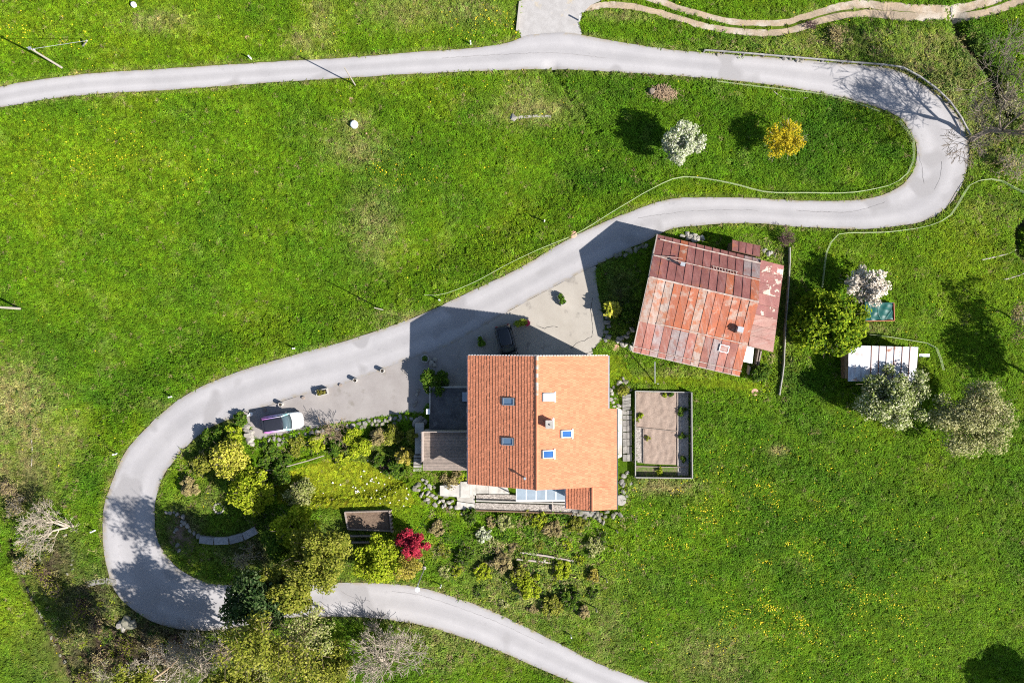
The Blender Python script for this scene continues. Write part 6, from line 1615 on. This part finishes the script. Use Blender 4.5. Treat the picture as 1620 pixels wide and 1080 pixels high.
# border shrubs along the wall
BS = [(340, 695, .9, 1.7, 'midgreen', "dark green bush casting shadow on the road bend"), (369, 690, .9, 1.2, 'lime', "lime bush at the top of the garden corner"), (380, 664, .5, .9, 'midgreen', "low bush at the parking bay's road corner"),
      (318, 735, .8, 1.4, 'olive', "olive bush beside the road below the dark bush"), (300, 770, .7, 1.2, 'tan', "brownish bush near the inner hairpin edge"), (430, 712, .6, 1.1, 'midgreen', "dark green bush below the white car"),
      (470, 706, .6, 1.2, 'olive', "olive border bush right of the white car"), (500, 700, .7, 1.1, 'lime', "lime border bush beneath the rectangular planter"), (528, 705, .8, 1.1, 'midgreen', "dark border bush left of the large lime shrub"),
      (562, 700, 1.3, 1.8, 'lime', "large lime yellow shrub in the middle of the border"), (600, 690, 1.0, 1.2, 'tan', "tan dry shrub right of the large lime shrub"), (622, 690, .9, 1.3, 'olive', "olive shrub near the border's right end"),
      (640, 720, .8, 1.2, 'golden', "yellow flowering plant beside the garden steps"), (625, 742, .7, 1.2, 'midgreen', "dark green clump at the upper right of the lawn"), (598, 728, .5, .9, 'midgreen', "leafy clump beside the dark twiggy patch"),
      (540, 727, .4, .9, 'lime', "low lime plants at the lawn's upper edge"), (450, 727, .5, 1.0, 'midgreen', "green clump above the garden rail"), (655, 690, .8, .9, 'olive', "dark shrub squeezed between border and deck steps"), (420, 735, .6, 1.0, 'midgreen', "dark bush left of the garden rail")]
for px, py, zc, r, key, lb in BS: leafy("border_shrub", lb, px, py, zc, r, zc * .8, key, int(1500 * r * r) + 500, .13, "shrub", blobs=30, tight=.3, group="garden border shrubs")
bare("twiggy_shrub", "leafless twiggy shrub whose shadow falls beside the white car", (530, 680), 2.4, .035, 3, TANBARK, "shrub", stems=10, spread=.45, L=1.0)
bare("twiggy_shrub", "dark twiggy shrub at the upper right corner of the lawn", (612, 735), 1.2, .03, 3, MAROONBARK, "shrub", stems=7, spread=.6)
leafy("annex_bush", "dark green bush in shade beside the garage annex", 687, 603, 1.2, 1.5, 1.1, 'midgreen', 4500, .12, "shrub")
leafy("barn_shrub", "yellow green spreading shrub lit beside the barn shadow", 970, 490, 1.5, 1.0, .5, 'yellowlime', 900, .20, "shrub")
leafy("barn_shrub", "dark green bush in the barn's shadow", 990, 498, 1.2, 1.6, 1.0, 'midgreen', 2800, .14, "shrub")
leafy("barn_shrub", "shady green bush at the barn's south east lean-to", 1205, 590, 1.0, 1.2, .8, 'midgreen', 2200, .13, "shrub")
SL = [(832, 926, .7, 1.5, 'lime', "yellow green spiky shrub above the lower road"), (765, 845, .5, .75, 'white', "small white flowering shrub on the slope below the terrace"), (876, 836, .5, 1.0, 'tan', "brown dry bush below the glass canopy"),
      (795, 890, .7, 1.2, 'tan', "grey brown bush left of the flower bed"), (888, 900, .5, 1.0, 'lime', "green clump just below the flower bed"), (938, 912, .5, .75, 'golden', "straw coloured clump beside the wooden post"),
      (925, 968, .5, .7, 'tan', "straw coloured tussock above the lower road"), (765, 905, .5, .9, 'lime', "lime clump on the slope right of the lamp"), (745, 815, .4, .8, 'midgreen', "dark leafy clump below the white terrace"), (820, 905, .6, .8, 'olive', "olive clump beside the short grey post"),
      (905, 945, .6, 1.1, 'midgreen', "dark clump on the slope above the lower road"), (855, 825, .4, .9, 'lime', "low lime plants below the gravel terrace"), (915, 828, .5, .9, 'olive', "olive plants below the stone wall"), (800, 828, .4, .9, 'palelime', "pale plants below the gravel terrace wall"),
      (690, 835, .4, .8, 'tan', "tan dry clump right of the timber bed"), (875, 960, .6, 1.1, 'olive', "olive clump low on the slope"), (940, 865, .5, .9, 'palelime', "pale clump below the stone wall's right end"), (735, 880, .5, 1.0, 'midgreen', "green clump right of the red maple"), (975, 660, .4, .01, 'lime', "")]
for px, py, zc, r, key, lb in SL:
    r *= 1.25
    if lb: leafy("slope_shrub", lb, px, py, zc, r, zc * .7, key, int(1500 * r * r) + 350, .11, "shrub", blobs=34, tight=.22, group="shrubs on the slope")
WILD = [(700, 870), (725, 905), (755, 930), (780, 860), (810, 870), (850, 860), (900, 860), (860, 940), (800, 950), (845, 965), (890, 930), (915, 890), (935, 940), (705, 905), (775, 825), (830, 815), (895, 835), (955, 850)]
WL = ["olive wild clump just below the red maple", "lime wild clump right of the street lamp's base", "dark green wild clump above the lower road near the lamp", "pale lime wild clump left of the flower bed frame", "tan wild clump touching the flower bed's left end",
      "olive wild clump just above the flower bed frame", "lime wild clump above the flower bed's right end", "dark wild clump below the yellow green spiky shrub", "pale wild clump on the verge left of the spiky shrub", "tan wild clump on the lower road's verge below the spiky shrub",
      "olive wild clump between the spiky shrub and the straw clump", "lime wild clump below the flower bed's right end", "dark wild clump between the two pale wooden posts", "pale wild clump between the lamp and the maple's right side", "tan wild clump below the white flowering shrub's right", "olive wild clump against the gravel terrace wall", "lime wild clump below the small red annex roof", "dark wild clump left of the post nearest the farmhouse"]
for k, (px, py) in enumerate(WILD):
    leafy("wild_clump", WL[k], px + rnd.uniform(-5, 5), py + rnd.uniform(-5, 5), .25, rnd.uniform(.5, 1.0), .2, ['olive', 'lime', 'midgreen', 'palelime', 'tan'][k % 5], 420, .11, "plant", blobs=16, group="wild clumps on the slope", tight=.3)
leafy("rockery_plant", "reddish green plant in the stone rockery by the farmhouse", 985, 618, .5, .7, .4, 'olive', 700, .09, "shrub")
leafy("lawn_bed_plants", "low tan and green plants beside the timber deck", 715, 758, .3, 1.3, .3, 'tan', 1300, .10, "shrub"); leafy("lawn_bed_plants", "bright green plants against the farmhouse south west corner", 730, 757, .35, .7, .3, 'lime', 500, .10, "shrub")
for k, (px, py, key, lb) in enumerate(((1052, 624, 'lime', "round lime lettuce plant in the vegetable bed"), (1062, 624, 'midgreen', "blue green leafy plant in the vegetable bed corner"), (1025, 693, 'olive', "small weed in the lower vegetable bed"), (1010, 660, 'lime', "low green row at the vegetable bed's left edge"), (1081, 690, 'midgreen', "dark green hedge row inside the garden's east fence"), (1080, 650, 'midgreen', "dark green growth inside the fence's upper east corner"), (1081, 725, 'midgreen', "dark green growth inside the fence's lower east corner"), (1045, 745, 'lime', "weeds inside the garden's south fence"))):
    leafy("vegetable_plant", lb, px, py, .25, .55 if k > 2 else .32, .2, key, 260, .10, "plant", blobs=10)
# brush heap in the hairpin meadow
g = G(1048, 147); bp = thing("brush_heap", "heap of tan cut branches beside the white blossom tree", "brush heap", tuple(g)); segs = []
for k in range(420):
    a = rnd.gauss(0, .75); b_ = rnd.gauss(0, .33); h = max(0, .75 - .35 * abs(a) - .6 * abs(b_)) * rnd.random() + .05; an = rnd.uniform(0, 6.28)
    c0 = Vector((g.x + a, g.y + b_ - .12 * a, g.z + h)); d_ = Vector((math.cos(an), math.sin(an), rnd.uniform(-.25, .35))) * rnd.uniform(.2, .5); segs.append((c0 - d_, c0 + d_, .03, .016))
seg_mesh("branches", segs, surf("cut_brush", (.36, .26, .165), (.27, .19, .12), 5, .95, .2, 20, island=.3), bp, 4)
m = M(); m.lathe(g + Vector((-1.1, .05, 0)), [(.30, -.1), (.28, .55), (.22, .62), (0, .64)], 10); m.build("stump", BARK, bp)
